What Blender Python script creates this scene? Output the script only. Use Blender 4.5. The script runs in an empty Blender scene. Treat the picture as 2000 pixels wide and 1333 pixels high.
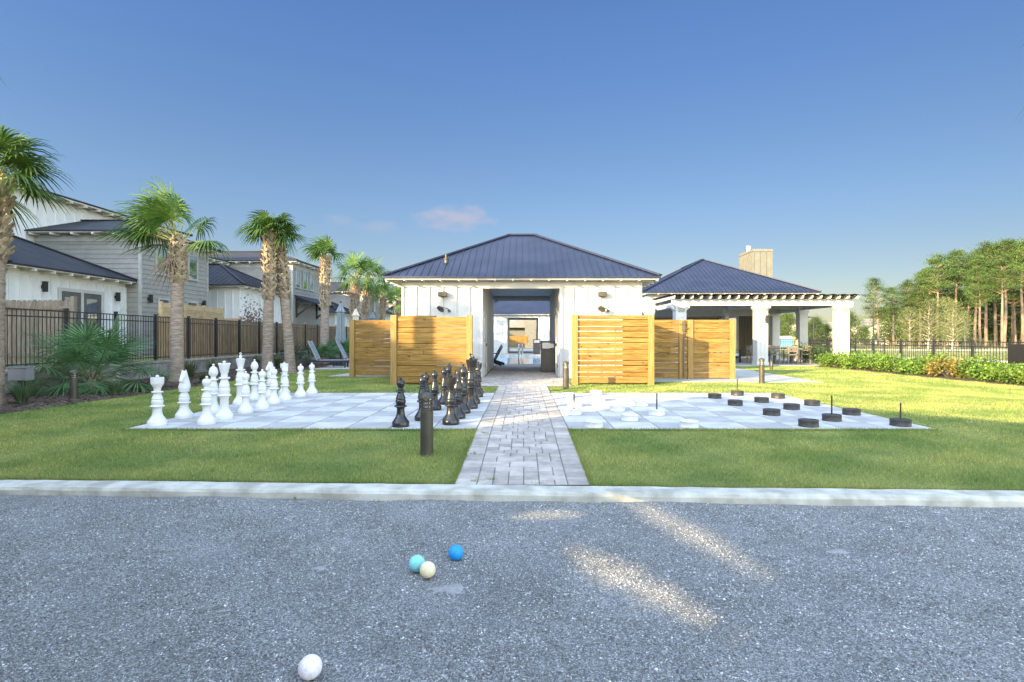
import bpy, math, random
import numpy as np
from mathutils import Vector, Matrix

R = math.radians
C = bpy.context.scene.collection
scene = bpy.context.scene

# ------------------------------------------------------------------ camera, sky, sun, exposure
FPX, CX, CY, CAMZ = 1080.0, 1022.0, 660.0, 1.3
cam_d = bpy.data.cameras.new('camera')
cam_d.sensor_width = 36.0
cam_d.lens = 36.0 * FPX / 2000.0
cam_d.shift_x = -(CX - 1000.0) / 2000.0
cam_d.shift_y = -(666.5 - CY) / 2000.0
cam_d.clip_start = 0.05
cam_d.clip_end = 3000.0
cam = bpy.data.objects.new('camera', cam_d)
C.objects.link(cam)
cam.location = (0, 0, CAMZ)
cam.rotation_euler = (R(90), 0, 0)
scene.camera = cam

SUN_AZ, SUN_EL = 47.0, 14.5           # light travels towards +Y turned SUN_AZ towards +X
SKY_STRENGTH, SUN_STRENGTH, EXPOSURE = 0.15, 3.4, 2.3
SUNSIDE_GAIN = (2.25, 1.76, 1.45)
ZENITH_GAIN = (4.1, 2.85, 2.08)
w = bpy.data.worlds.new('World')
scene.world = w
w.use_nodes = True
nt = w.node_tree
nt.nodes.clear()
out = nt.nodes.new('ShaderNodeOutputWorld')
bg = nt.nodes.new('ShaderNodeBackground')
sky = nt.nodes.new('ShaderNodeTexSky')
sky.sky_type = 'NISHITA'
sky.sun_disc = False
sky.sun_elevation = R(SUN_EL)
sky.sun_rotation = R(180 + SUN_AZ)
sky.altitude = 0
sky.air_density = 1.15
sky.dust_density = 0.25
sky.ozone_density = 2.6
bg.inputs['Strength'].default_value = SKY_STRENGTH
# a small pinkish cloud low in the sky (part of the environment)
tc = nt.nodes.new('ShaderNodeTexCoord')
def cloud(dx, dz, sx, sz, amount, prev):
    sep = nt.nodes.new('ShaderNodeSeparateXYZ')
    nt.links.new(tc.outputs['Generated'], sep.inputs[0])
    def m(op, a, b=None, c=None):
        n = nt.nodes.new('ShaderNodeMath'); n.operation = op
        for i, q in enumerate((a, b, c)):
            if q is None: continue
            if isinstance(q, (int, float)): n.inputs[i].default_value = q
            else: nt.links.new(q, n.inputs[i])
        return n.outputs[0]
    fy = m('MAXIMUM', sep.outputs['Y'], 0.001)
    ax = m('DIVIDE', m('SUBTRACT', m('DIVIDE', sep.outputs['X'], fy), dx), sx)
    az = m('DIVIDE', m('SUBTRACT', m('DIVIDE', sep.outputs['Z'], fy), dz), sz)
    r2 = m('ADD', m('MULTIPLY', ax, ax), m('MULTIPLY', az, az))
    nz = nt.nodes.new('ShaderNodeTexNoise'); nz.inputs['Scale'].default_value = 26; nz.inputs['Detail'].default_value = 6
    nz.inputs['Roughness'].default_value = 0.55
    mp = nt.nodes.new('ShaderNodeMapping'); mp.inputs['Scale'].default_value = (1, 1, 2.2)
    nt.links.new(tc.outputs['Generated'], mp.inputs[0]); nt.links.new(mp.outputs[0], nz.inputs['Vector'])
    e = m('SUBTRACT', m('ADD', m('SUBTRACT', 1.0, r2), m('MULTIPLY', nz.outputs['Fac'], 2.2)), 1.35)
    e = m('MULTIPLY', m('MINIMUM', m('MAXIMUM', e, 0.0), 1.0), amount)
    e = m('MULTIPLY', e, m('MINIMUM', m('MAXIMUM', m('SUBTRACT', 2.2, r2), 0.0), 1.0))
    e = m('MULTIPLY', e, m('GREATER_THAN', sep.outputs['Y'], 0.05))
    mx = nt.nodes.new('ShaderNodeMix'); mx.data_type = 'RGBA'
    nt.links.new(e, mx.inputs[0]); nt.links.new(prev, mx.inputs[6])
    mx.inputs[7].default_value = (.70, .73, .93, 1)
    return mx.outputs[2]
# sky gain by direction: darkened in view, brightened behind and overhead to lift shade
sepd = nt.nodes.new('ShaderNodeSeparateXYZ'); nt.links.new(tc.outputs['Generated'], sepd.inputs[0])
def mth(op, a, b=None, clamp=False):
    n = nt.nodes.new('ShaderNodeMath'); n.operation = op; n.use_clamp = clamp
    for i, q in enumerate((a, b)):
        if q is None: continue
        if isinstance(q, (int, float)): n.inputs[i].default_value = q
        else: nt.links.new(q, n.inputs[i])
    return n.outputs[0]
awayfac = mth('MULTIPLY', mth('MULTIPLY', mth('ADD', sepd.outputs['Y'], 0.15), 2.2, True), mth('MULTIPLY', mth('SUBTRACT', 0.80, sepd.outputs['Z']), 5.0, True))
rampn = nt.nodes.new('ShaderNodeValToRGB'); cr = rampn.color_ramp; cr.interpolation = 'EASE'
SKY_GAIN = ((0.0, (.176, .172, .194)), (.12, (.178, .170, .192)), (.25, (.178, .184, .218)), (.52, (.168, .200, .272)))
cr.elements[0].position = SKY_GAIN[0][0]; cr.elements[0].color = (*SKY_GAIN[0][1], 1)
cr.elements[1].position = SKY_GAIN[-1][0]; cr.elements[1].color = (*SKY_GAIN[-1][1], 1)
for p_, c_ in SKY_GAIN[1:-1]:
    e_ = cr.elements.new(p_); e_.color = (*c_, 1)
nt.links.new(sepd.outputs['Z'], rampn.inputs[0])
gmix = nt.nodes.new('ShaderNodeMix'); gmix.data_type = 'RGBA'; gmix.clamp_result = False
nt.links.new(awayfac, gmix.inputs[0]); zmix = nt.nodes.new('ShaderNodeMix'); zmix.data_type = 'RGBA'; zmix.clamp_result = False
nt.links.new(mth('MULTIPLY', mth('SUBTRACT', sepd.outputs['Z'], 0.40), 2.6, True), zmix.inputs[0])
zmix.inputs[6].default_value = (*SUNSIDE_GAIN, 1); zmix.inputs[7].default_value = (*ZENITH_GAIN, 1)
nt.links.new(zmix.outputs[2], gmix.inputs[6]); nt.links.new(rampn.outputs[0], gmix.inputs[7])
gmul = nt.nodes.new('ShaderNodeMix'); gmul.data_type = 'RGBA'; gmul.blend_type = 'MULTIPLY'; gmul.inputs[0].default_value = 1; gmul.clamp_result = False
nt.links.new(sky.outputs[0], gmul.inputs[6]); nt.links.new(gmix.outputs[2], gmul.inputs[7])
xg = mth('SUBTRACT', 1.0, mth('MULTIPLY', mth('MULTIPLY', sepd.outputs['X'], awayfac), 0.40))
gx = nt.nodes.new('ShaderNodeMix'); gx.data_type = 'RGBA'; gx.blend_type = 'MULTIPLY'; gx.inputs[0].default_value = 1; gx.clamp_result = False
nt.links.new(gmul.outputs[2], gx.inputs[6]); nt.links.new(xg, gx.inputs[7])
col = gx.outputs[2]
col = cloud(-0.125, 0.214, 0.092, 0.031, 0.95, col)
col = cloud(-0.262, 0.200, 0.048, 0.015, 0.35, col)
col = cloud(-0.335, 0.212, 0.040, 0.014, 0.35, col)
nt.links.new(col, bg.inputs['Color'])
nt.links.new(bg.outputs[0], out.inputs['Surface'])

sun_d = bpy.data.lights.new('sun', 'SUN')
sun_d.energy = SUN_STRENGTH
sun_d.angle = R(0.6)
sun_d.color = (1.0, 0.77, 0.41)
sun = bpy.data.objects.new('sun', sun_d)
C.objects.link(sun)
lx, ly = math.sin(R(SUN_AZ)), math.cos(R(SUN_AZ))
LDIR = Vector((lx * math.cos(R(SUN_EL)), ly * math.cos(R(SUN_EL)), -math.sin(R(SUN_EL))))
sun.rotation_euler = LDIR.to_track_quat('-Z', 'Y').to_euler()
sun.location = (-30, -30, 20)

scene.view_settings.view_transform = 'Standard'
scene.view_settings.look = 'None'
scene.view_settings.exposure = EXPOSURE
scene.view_settings.gamma = 1
scene.render.engine = 'CYCLES'
scene.cycles.use_denoising = True
scene.cycles.max_bounces = 6
scene.cycles.transparent_max_bounces = 4

# ------------------------------------------------------------------ helpers
def at(px, py, Y):
    return Vector(((px - CX) * Y / FPX, Y, CAMZ - (py - CY) * Y / FPX))
def gnd(px, py, z=0.0):
    Y = (CAMZ - z) * FPX / (py - CY)
    return Vector(((px - CX) * Y / FPX, Y, z))

def tag(o, label=None, cat=None, group=None, kind=None):
    if label: o['label'] = label
    if cat: o['category'] = cat
    if group: o['group'] = group
    if kind: o['kind'] = kind
    return o
def thing(name, label, cat, loc=(0, 0, 0), rz=0, group=None):
    o = bpy.data.objects.new(name, None)
    o.empty_display_size = 0.2
    C.objects.link(o)
    o.location = loc
    o.rotation_euler = (0, 0, rz)
    return tag(o, label, cat, group)
def copy_tree(o, parent=None):
    c = o.copy()
    C.objects.link(c)
    if parent: c.parent = parent
    for ch in list(o.children): copy_tree(ch, c)
    return c

class MB:
    def __init__(self):
        self.v, self.f, self.t = [], [], []
    def face(self, pts, t=1.0):
        i = len(self.v); self.v.extend([tuple(p) for p in pts])
        self.f.append(tuple(range(i, i + len(pts)))); self.t.append(t)
    def hexa(self, p, t=1.0):           # 8 points, bottom 4 ccw, top 4 ccw
        i = len(self.v); self.v.extend([tuple(q) for q in p])
        for a in ((3, 2, 1, 0), (4, 5, 6, 7), (0, 1, 5, 4), (1, 2, 6, 5), (2, 3, 7, 6), (3, 0, 4, 7)):
            self.f.append(tuple(i + k for k in a)); self.t.append(t)
    def box(self, x0, x1, y0, y1, z0, z1, t=1.0):
        self.hexa([(x0, y0, z0), (x1, y0, z0), (x1, y1, z0), (x0, y1, z0), (x0, y0, z1), (x1, y0, z1), (x1, y1, z1), (x0, y1, z1)], t)
    def fbox(self, o, u, n, a, b, c, t=1.0):   # box in a wall's frame: along u, out along n, up z
        o, u, n = Vector(o), Vector(u), Vector(n); z = Vector((0, 0, 1))
        P = lambda i, j, k: o + u * i + n * j + z * k
        pts = [P(a[0], b[0], c[0]), P(a[1], b[0], c[0]), P(a[1], b[1], c[0]), P(a[0], b[1], c[0]),
               P(a[0], b[0], c[1]), P(a[1], b[0], c[1]), P(a[1], b[1], c[1]), P(a[0], b[1], c[1])]
        if u.cross(n).z < 0:
            pts = [pts[1], pts[0], pts[3], pts[2], pts[5], pts[4], pts[7], pts[6]]
        self.hexa(pts, t)
    def beam(self, p0, p1, w, h, up=(0, 0, 1), t=1.0):
        p0, p1 = Vector(p0), Vector(p1); d = (p1 - p0).normalized()
        s = d.cross(Vector(up))
        if s.length < 1e-4: s = d.cross(Vector((1, 0, 0)))
        s.normalize(); n = s.cross(d)
        s *= w / 2; n *= h / 2
        self.hexa([p0 - s - n, p0 + s - n, p1 + s - n, p1 - s - n, p0 - s + n, p0 + s + n, p1 + s + n, p1 - s + n], t)
    def tube(self, pts, rad, n=8, cap=True, t=1.0):
        pts = [Vector(p) for p in pts]
        if not isinstance(rad, (list, tuple)): rad = [rad] * len(pts)
        i0 = len(self.v); ref = Vector((0.3, 0.2, 1)).normalized()
        for k, p in enumerate(pts):
            d = (pts[min(k + 1, len(pts) - 1)] - pts[max(k - 1, 0)])
            d = d.normalized() if d.length > 1e-9 else Vector((0, 0, 1))
            a = d.cross(Vector((0, 1, 0)) if abs(d.y) < 0.9 else Vector((1, 0, 0))).normalized(); b = d.cross(a)
            for j in range(n):
                q = 2 * math.pi * j / n
                self.v.append(tuple(p + a * math.cos(q) * rad[k] + b * math.sin(q) * rad[k]))
        for k in range(len(pts) - 1):
            for j in range(n):
                a, b = i0 + k * n + j, i0 + k * n + (j + 1) % n
                self.f.append((a, a + n, b + n, b)); self.t.append(t)
        if cap:
            self.f.append(tuple(i0 + j for j in range(n))); self.t.append(t)
            e = i0 + (len(pts) - 1) * n
            self.f.append(tuple(e + j for j in reversed(range(n)))); self.t.append(t)
    def lathe(self, prof, n=24, o=(0, 0, 0), t=1.0):
        i0 = len(self.v)
        for r, z in prof:
            r = max(r, 0.0005)
            for j in range(n):
                q = 2 * math.pi * j / n
                self.v.append((o[0] + r * math.cos(q), o[1] + r * math.sin(q), o[2] + z))
        for k in range(len(prof) - 1):
            for j in range(n):
                a, b = i0 + k * n + j, i0 + k * n + (j + 1) % n
                self.f.append((a, b, b + n, a + n)); self.t.append(t)
    def ball(self, c, r, n=12, s=(1, 1, 1), t=1.0):
        prof = [(math.sin(math.pi * k / n) * r, -math.cos(math.pi * k / n) * r) for k in range(n + 1)]
        i0 = len(self.v); self.lathe(prof, n * 2 if n < 10 else 2 * n, (0, 0, 0), t)
        for i in range(i0, len(self.v)):
            v = self.v[i]; self.v[i] = (c[0] + v[0] * s[0], c[1] + v[1] * s[1], c[2] + v[2] * s[2])
    def build(self, name, mat, parent=None, smooth=False, bevel=0.0, loc=None):
        me = bpy.data.meshes.new(name)
        me.from_pydata(self.v, [], self.f)
        at_ = me.attributes.new('tint', 'FLOAT', 'FACE')
        at_.data.foreach_set('value', np.array(self.t, dtype=np.float32))
        if smooth:
            me.polygons.foreach_set('use_smooth', [True] * len(me.polygons))
        if mat: me.materials.append(mat)
        me.update()
        o = bpy.data.objects.new(name, me)
        C.objects.link(o)
        if parent: o.parent = parent
        if loc: o.location = loc
        if smooth:
            try:
                me.set_sharp_from_angle(angle=R(38))
            except Exception: pass
        if bevel > 0:
            b = o.modifiers.new('bevel', 'BEVEL'); b.width = bevel; b.segments = 2; b.limit_method = 'ANGLE'; b.angle_limit = R(40)
        return o

def np_mesh(name, co, nper, tint, mat, uv=None):
    """co: (n*nper,3) points, faces of nper corners each; tint per face"""
    n = len(co) // nper
    me = bpy.data.meshes.new(name)
    me.vertices.add(len(co)); me.vertices.foreach_set('co', co.astype(np.float32).ravel())
    me.loops.add(len(co)); me.loops.foreach_set('vertex_index', np.arange(len(co), dtype=np.int32))
    me.polygons.add(n)
    me.polygons.foreach_set('loop_start', np.arange(0, len(co), nper, dtype=np.int32))
    me.polygons.foreach_set('loop_total', np.full(n, nper, dtype=np.int32))
    a = me.attributes.new('tint', 'FLOAT', 'FACE'); a.data.foreach_set('value', tint.astype(np.float32))
    me.materials.append(mat)
    me.update(calc_edges=True)
    o = bpy.data.objects.new(name, me); C.objects.link(o)
    return o

# ------------------------------------------------------------------ materials
def mat(name, c1, c2=None, rough=0.7, scale=4.0, stretch=(1, 1, 1), detail=5, bump=0.0, bscale=60.0, spec=0.4, metal=0.0,
        translucent=0.0, ramp=(0.35, 0.65), world=False, rand=0.0, dist=0.01, coat=0.0, knots=False):
    m = bpy.data.materials.new(name); m.use_nodes = True
    t = m.node_tree; t.nodes.clear()
    o = t.nodes.new('ShaderNodeOutputMaterial'); p = t.nodes.new('ShaderNodeBsdfPrincipled')
    p.inputs['Roughness'].default_value = rough; p.inputs['Metallic'].default_value = metal
    p.inputs['Specular IOR Level'].default_value = spec
    p.inputs['Coat Weight'].default_value = coat
    if c2 is None: c2 = tuple(min(1, x * 1.12) for x in c1); c1 = tuple(x * 0.9 for x in c1)
    if world:
        g = t.nodes.new('ShaderNodeNewGeometry'); vec = g.outputs['Position']
    else:
        g = t.nodes.new('ShaderNodeTexCoord'); vec = g.outputs['Object']
    mp = t.nodes.new('ShaderNodeMapping'); mp.inputs['Scale'].default_value = stretch
    t.links.new(vec, mp.inputs[0])
    nz = t.nodes.new('ShaderNodeTexNoise'); nz.inputs['Scale'].default_value = scale; nz.inputs['Detail'].default_value = detail
    t.links.new(mp.outputs[0], nz.inputs['Vector'])
    rp = t.nodes.new('ShaderNodeValToRGB')
    rp.color_ramp.elements[0].position = ramp[0]; rp.color_ramp.elements[0].color = (*c1, 1)
    rp.color_ramp.elements[1].position = ramp[1]; rp.color_ramp.elements[1].color = (*c2, 1)
    t.links.new(nz.outputs['Fac'], rp.inputs[0])
    a = t.nodes.new('ShaderNodeAttribute'); a.attribute_name = 'tint'
    mx = t.nodes.new('ShaderNodeMix'); mx.data_type = 'RGBA'; mx.blend_type = 'MULTIPLY'; mx.inputs[0].default_value = 1
    t.links.new(rp.outputs[0], mx.inputs[6]); t.links.new(a.outputs['Fac'], mx.inputs[7])
    colr = mx.outputs[2]
    if rand > 0:
        oi = t.nodes.new('ShaderNodeObjectInfo'); mr = t.nodes.new('ShaderNodeMapRange')
        mr.inputs['To Min'].default_value = 1 - rand; mr.inputs['To Max'].default_value = 1 + rand
        t.links.new(oi.outputs['Random'], mr.inputs[0])
        m2 = t.nodes.new('ShaderNodeMix'); m2.data_type = 'RGBA'; m2.blend_type = 'MULTIPLY'; m2.inputs[0].default_value = 1
        t.links.new(colr, m2.inputs[6]); t.links.new(mr.outputs[0], m2.inputs[7]); colr = m2.outputs[2]
    if knots:
        mk = t.nodes.new('ShaderNodeMapping'); mk.inputs['Scale'].default_value = (2.6, 1, 6.5); t.links.new(vec, mk.inputs[0])
        vk = t.nodes.new('ShaderNodeTexVoronoi'); vk.inputs['Scale'].default_value = 1.0; vk.inputs['Randomness'].default_value = 1.0; t.links.new(mk.outputs[0], vk.inputs['Vector'])
        rk = t.nodes.new('ShaderNodeValToRGB'); rk.color_ramp.elements[0].position = .05; rk.color_ramp.elements[0].color = (.30, .22, .18, 1)
        rk.color_ramp.elements[1].position = .16; rk.color_ramp.elements[1].color = (1, 1, 1, 1); t.links.new(vk.outputs['Distance'], rk.inputs[0])
        m3 = t.nodes.new('ShaderNodeMix'); m3.data_type = 'RGBA'; m3.blend_type = 'MULTIPLY'; m3.inputs[0].default_value = 1
        t.links.new(colr, m3.inputs[6]); t.links.new(rk.outputs[0], m3.inputs[7]); colr = m3.outputs[2]
    t.links.new(colr, p.inputs['Base Color'])
    if bump > 0:
        bz = t.nodes.new('ShaderNodeTexNoise'); bz.inputs['Scale'].default_value = bscale; bz.inputs['Detail'].default_value = 4
        t.links.new(mp.outputs[0], bz.inputs['Vector'])
        b = t.nodes.new('ShaderNodeBump'); b.inputs['Strength'].default_value = bump; b.inputs['Distance'].default_value = dist
        t.links.new(bz.outputs['Fac'], b.inputs['Height']); t.links.new(b.outputs[0], p.inputs['Normal'])
    sh = p.outputs[0]
    if translucent > 0:
        tr = t.nodes.new('ShaderNodeBsdfTranslucent'); t.links.new(colr, tr.inputs['Color'])
        ms = t.nodes.new('ShaderNodeMixShader'); ms.inputs[0].default_value = translucent
        t.links.new(p.outputs[0], ms.inputs[1]); t.links.new(tr.outputs[0], ms.inputs[2]); sh = ms.outputs[0]
    t.links.new(sh, o.inputs[0])
    return m

def gravel_mat():
    m = bpy.data.materials.new('crushed_gravel'); m.use_nodes = True
    t = m.node_tree; p = t.nodes['Principled BSDF']; p.inputs['Roughness'].default_value = 0.85
    g = t.nodes.new('ShaderNodeNewGeometry')
    v = t.nodes.new('ShaderNodeTexVoronoi'); v.inputs['Scale'].default_value = 150
    t.links.new(g.outputs['Position'], v.inputs['Vector'])
    rp = t.nodes.new('ShaderNodeValToRGB'); cr = rp.color_ramp
    cr.elements[0].position = 0.0; cr.elements[0].color = (.085, .086, .088, 1)
    cr.elements[1].position = 1.0; cr.elements[1].color = (.36, .362, .365, 1)
    e = cr.elements.new(0.55); e.color = (.165, .167, .17, 1)
    sp = t.nodes.new('ShaderNodeSeparateColor'); t.links.new(v.outputs['Color'], sp.inputs[0]); t.links.new(sp.outputs[0], rp.inputs[0])
    n = t.nodes.new('ShaderNodeTexNoise'); n.inputs['Scale'].default_value = 1.7; n.inputs['Detail'].default_value = 6
    t.links.new(g.outputs['Position'], n.inputs['Vector'])
    r2 = t.nodes.new('ShaderNodeValToRGB'); r2.color_ramp.elements[0].position = .3; r2.color_ramp.elements[0].color = (.8, .8, .8, 1)
    r2.color_ramp.elements[1].position = .7; r2.color_ramp.elements[1].color = (1.12, 1.12, 1.12, 1)
    t.links.new(n.outputs['Fac'], r2.inputs[0])
    mx = t.nodes.new('ShaderNodeMix'); mx.data_type = 'RGBA'; mx.blend_type = 'MULTIPLY'; mx.inputs[0].default_value = 1
    t.links.new(rp.outputs[0], mx.inputs[6]); t.links.new(r2.outputs[0], mx.inputs[7])
    t.links.new(mx.outputs[2], p.inputs['Base Color'])
    b = t.nodes.new('ShaderNodeBump'); b.inputs['Strength'].default_value = .7; b.inputs['Distance'].default_value = .008; b.invert = True
    t.links.new(v.outputs['Distance'], b.inputs['Height']); t.links.new(b.outputs[0], p.inputs['Normal'])
    return m

M = {}
M['gravel'] = gravel_mat()
M['stone'] = mat('gravel_chips', (.25, .25, .25), (.345, .345, .345), .8, 9, world=True)
M['dust'] = mat('pale_gravel_dust', (.21, .212, .215), (.29, .29, .29), .9, 40, world=True)
M['soil'] = mat('lawn_thatch', (.11, .14, .035), (.20, .21, .06), .95, 1.6, bump=.5, bscale=80, world=True, dist=.02)
M['grass'] = mat('grass_blades', (.165, .245, .062), (.355, .375, .115), .62, .9, world=True, translucent=.3, spec=.25, detail=8, ramp=(.38, .62))
M['ground'] = mat('dry_ground', (.13, .14, .05), (.24, .22, .09), .95, .15, world=True, bump=.4, bscale=3, dist=.05)
M['meadow'] = mat('meadow_grass', (.12, .15, .035), (.28, .25, .09), .95, .25, world=True, bump=.5, bscale=20, dist=.05)
M['mulch'] = mat('pine_bark_mulch', (.045, .032, .024), (.13, .09, .065), .95, 22, world=True, bump=1, bscale=60, dist=.03)
M['kerb'] = mat('kerb_concrete', (.30, .29, .25), (.50, .49, .445), .85, 5, world=True, bump=.5, bscale=45, dist=.008)
M['concrete'] = mat('walk_concrete', (.27, .26, .245), (.36, .35, .33), .85, 3, world=True, bump=.2, bscale=90, dist=.004)
M['paver'] = mat('path_pavers', (.29, .265, .245), (.415, .368, .335), .85, 7, world=True, bump=.4, bscale=80, dist=.004)
M['joint'] = mat('paver_joint_sand', (.13, .125, .12), (.20, .19, .18), .95, 30, world=True)
M['tile'] = mat('board_tiles', (.405, .40, .40), (.505, .50, .50), .75, 3.5, world=True, bump=.15, bscale=90, dist=.003)
M['white'] = mat('white_paint', (.44, .44, .435), (.48, .48, .475), .6, 2.5)
M['house_white'] = mat('house_white_paint', (.64, .65, .66), (.69, .70, .71), .6, 2.5)
M['soffit'] = mat('soffit_paint', (.52, .51, .46), (.58, .57, .52), .6, 2.5)
M['shade_white'] = mat('porch_paint', (.55, .55, .53), (.60, .60, .58), .6, 2.5)
M['roof'] = mat('navy_metal_roof', (.010, .015, .040), (.018, .025, .058), .42, 1.2, spec=.5, metal=.25)
M['shingle'] = mat('dark_house_roof', (.014, .015, .024), (.026, .027, .036), .75, 2.0, bump=.3, bscale=30)
M['siding'] = mat('grey_lap_siding', (.25, .243, .225), (.285, .278, .26), .65, 3, bump=.1, bscale=30)
M['siding_dark'] = mat('slate_lap_siding', (.15, .155, .17), (.18, .185, .20), .65, 3)
M['trim'] = mat('grey_trim', (.36, .36, .34), None, .6, 3)
M['chim'] = mat('chimney_panels', (.130, .128, .108), (.155, .152, .13), .7, 3)
M['glass'] = mat('window_glass', (.30, .33, .34), (.38, .41, .42), .03, 2, spec=1.0, metal=.85)
M['door'] = mat('grey_door_paint', (.09, .09, .095), None, .4, 3)
M['black'] = mat('black_metal', (.016, .016, .017), None, .4, 8, spec=.5)
M['bronze'] = mat('bronze_bollard_metal', (.060, .054, .042), (.085, .077, .062), .45, 6, metal=.35)
M['steel'] = mat('stainless_steel', (.6, .6, .6), None, .18, 6, metal=1.0)
M['wood'] = mat('new_timber', (.165, .088, .020), (.285, .168, .048), .75, 2.2, stretch=(1.2, 6, 13), detail=8, bump=.3, bscale=18, dist=.004, knots=True, spec=.2)
M['woodpost'] = mat('timber_posts', (.22, .130, .037), (.31, .190, .062), .75, 2.0, stretch=(12, 12, 1.2), detail=8, bump=.2, bscale=18, dist=.004)
M['wood_old'] = mat('weathered_fence_wood', (.26, .18, .10), (.42, .30, .18), .85, 3, stretch=(6, 6, 1), detail=7, bump=.3, bscale=20, dist=.004)
M['wood_grey'] = mat('greyed_fence_wood', (.16, .13, .10), (.25, .215, .175), .85, 3, stretch=(6, 6, 1), detail=7)
M['wood_tan'] = mat('tan_fence_wood', (.42, .31, .17), (.55, .42, .25), .8, 3, stretch=(1, 1, 9), detail=7)
M['wallstone'] = mat('retaining_block', (.20, .195, .18), (.32, .31, .29), .9, 6, bump=.6, bscale=25, dist=.02)
M['chess_white'] = mat('white_plastic', (.60, .60, .605), (.65, .65, .655), .45, 6, spec=.4)
M['chess_black'] = mat('black_plastic', (.012, .012, .014), (.018, .018, .02), .28, 6, spec=.55)
M['disc_white'] = mat('white_disc_plastic', (.52, .52, .53), (.60, .60, .61), .5, 6)
M['disc_black'] = mat('black_disc_plastic', (.025, .024, .024), (.045, .042, .04), .5, 14)
M['trunk'] = mat('palm_trunk', (.20, .155, .125), (.36, .29, .235), .9, 5, stretch=(1, 1, 5), bump=.9, bscale=14, dist=.03)
M['boot'] = mat('palm_boots', (.22, .17, .115), (.38, .31, .215), .85, 6, bump=.4, bscale=30)
M['frond'] = mat('palm_frond', (.030, .080, .013), (.10, .175, .032), .5, 2.5, translucent=.22, spec=.35, rand=.12)
M['petiole'] = mat('palm_petiole', (.16, .20, .05), (.30, .30, .10), .6, 4)
M['frond_dry'] = mat('dry_frond', (.16, .11, .085), (.27, .20, .15), .8, 4, translucent=.2)
M['green_stalk'] = mat('green_stalk', (.06, .10, .035), (.11, .15, .06), .6, 4)
M['bluefrond'] = mat('palmetto_frond', (.042, .110, .036), (.10, .20, .075), .5, 3, translucent=.2)
M['tuft'] = mat('ornamental_grass', (.075, .085, .035), (.17, .17, .075), .8, 4, translucent=.25, rand=.2)
M['tuft_green'] = mat('green_strap_grass', (.06, .11, .045), (.14, .20, .09), .7, 4, translucent=.25, rand=.2)
M['shrub'] = mat('bright_shrub_leaf', (.062, .145, .018), (.175, .26, .040), .55, 3, translucent=.3, rand=.2)
M['shrub_red'] = mat('reddish_shrub_leaf', (.17, .14, .03), (.27, .20, .05), .6, 3, translucent=.3)
M['shrub_dark'] = mat('dark_shrub_leaf', (.018, .045, .018), (.055, .09, .035), .6, 3, translucent=.2, rand=.2)
M['twig'] = mat('shrub_stem', (.10, .075, .05), None, .9, 6)
M['pine_leaf'] = mat('pine_needles', (.028, .068, .014), (.095, .155, .032), .7, .5, translucent=.18, rand=.25)
M['cypress_leaf'] = mat('pale_tree_leaf', (.075, .10, .032), (.16, .18, .065), .75, .6, translucent=.2, rand=.2)
M['pine_bark'] = mat('pine_bark', (.13, .095, .072), (.25, .19, .145), .95, 2.5, stretch=(1, 1, .3), bump=.5, bscale=10, dist=.05, rand=.2)
M['pale_bark'] = mat('pale_bark', (.26, .235, .19), (.38, .35, .29), .9, 2.5, bump=.3)
M['water'] = mat('pool_water', (.04, .25, .48), (.07, .36, .60), .05, .8, spec=.6, bump=.25, bscale=2.5, dist=.05)
M['bin'] = mat('dark_bin_panel', (.060, .052, .046), (.075, .066, .06), .45, 5)
M['canvas'] = mat('blue_grey_canvas', (.17, .205, .225), (.24, .275, .295), .85, 5, stretch=(6, 6, 1))
M['canvas_tan'] = mat('beige_canvas', (.55, .47, .36), (.66, .58, .46), .85, 5, stretch=(6, 6, 1))
M['slat'] = mat('lounger_slats', (.26, .28, .32), (.34, .36, .40), .6, 4)
M['adiron'] = mat('dark_chair_plastic', (.018, .022, .035), None, .5, 5)
M['grey_wood'] = mat('grey_patio_wood', (.12, .105, .085), (.19, .165, .135), .75, 4)
M['cushion'] = mat('pale_cushion', (.50, .54, .56), None, .9, 6)
M['blue'] = mat('blue_plastic', (.12, .30, .50), None, .4, 6)
M['yellow'] = mat('yellow_plastic', (.70, .50, .05), None, .4, 6)
M['far_white'] = mat('far_house_paint', (.72, .69, .62), None, .7, 1)
M['far_roof'] = mat('far_house_roof', (.22, .20, .18), None, .9, 1)
M['asphalt'] = mat('sidewalk_concrete', (.48, .46, .43), (.58, .56, .52), .9, .8, world=True)
M['ball_blue'] = mat('bright_blue_ball', (.010, .25, .66), (.014, .29, .74), .5, 60, bump=.2, bscale=90, dist=.002)
M['ball_teal'] = mat('pale_aqua_ball', (.20, .56, .60), (.27, .64, .68), .6, 60, bump=.2, bscale=90, dist=.002)
M['ball_cream'] = mat('cream_ball', (.66, .58, .38), (.75, .67, .46), .6, 60, bump=.2, bscale=90, dist=.002)
M['ball_white'] = mat('speckled_white_ball', (.64, .59, .64), (.80, .76, .80), .6, 70, bump=.3, bscale=90, dist=.002)
M['paper'] = mat('paper_notice', (.6, .58, .55), None, .8, 9)
# ------------------------------------------------------------------ the ground
rng = np.random.default_rng(7)
random.seed(5)
BX0, BX1 = -5.63, -0.66          # chess board
DX0, DX1 = 0.64, 5.83            # draughts board
BY0, BY1 = 7.78, 12.88
PX0, PX1 = -0.66, 0.64           # path
KANG = math.atan2(-0.395, 9.7)
def kerb_y(x):                    # back edge of the kerb
    return 5.24 + math.tan(KANG) * x
def gz(x, y):
    if y >= BY0: return 0.0
    return -0.108 * min(1.0, (BY0 - y) / (BY0 - 5.24))
def bed_x(y): return -8.85 + 0.12 * math.sin(y * 0.6)
def shrub_x(y): return 13.55 - 0.05 * (y - 15) * (1 if y < 20 else .6)

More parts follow.
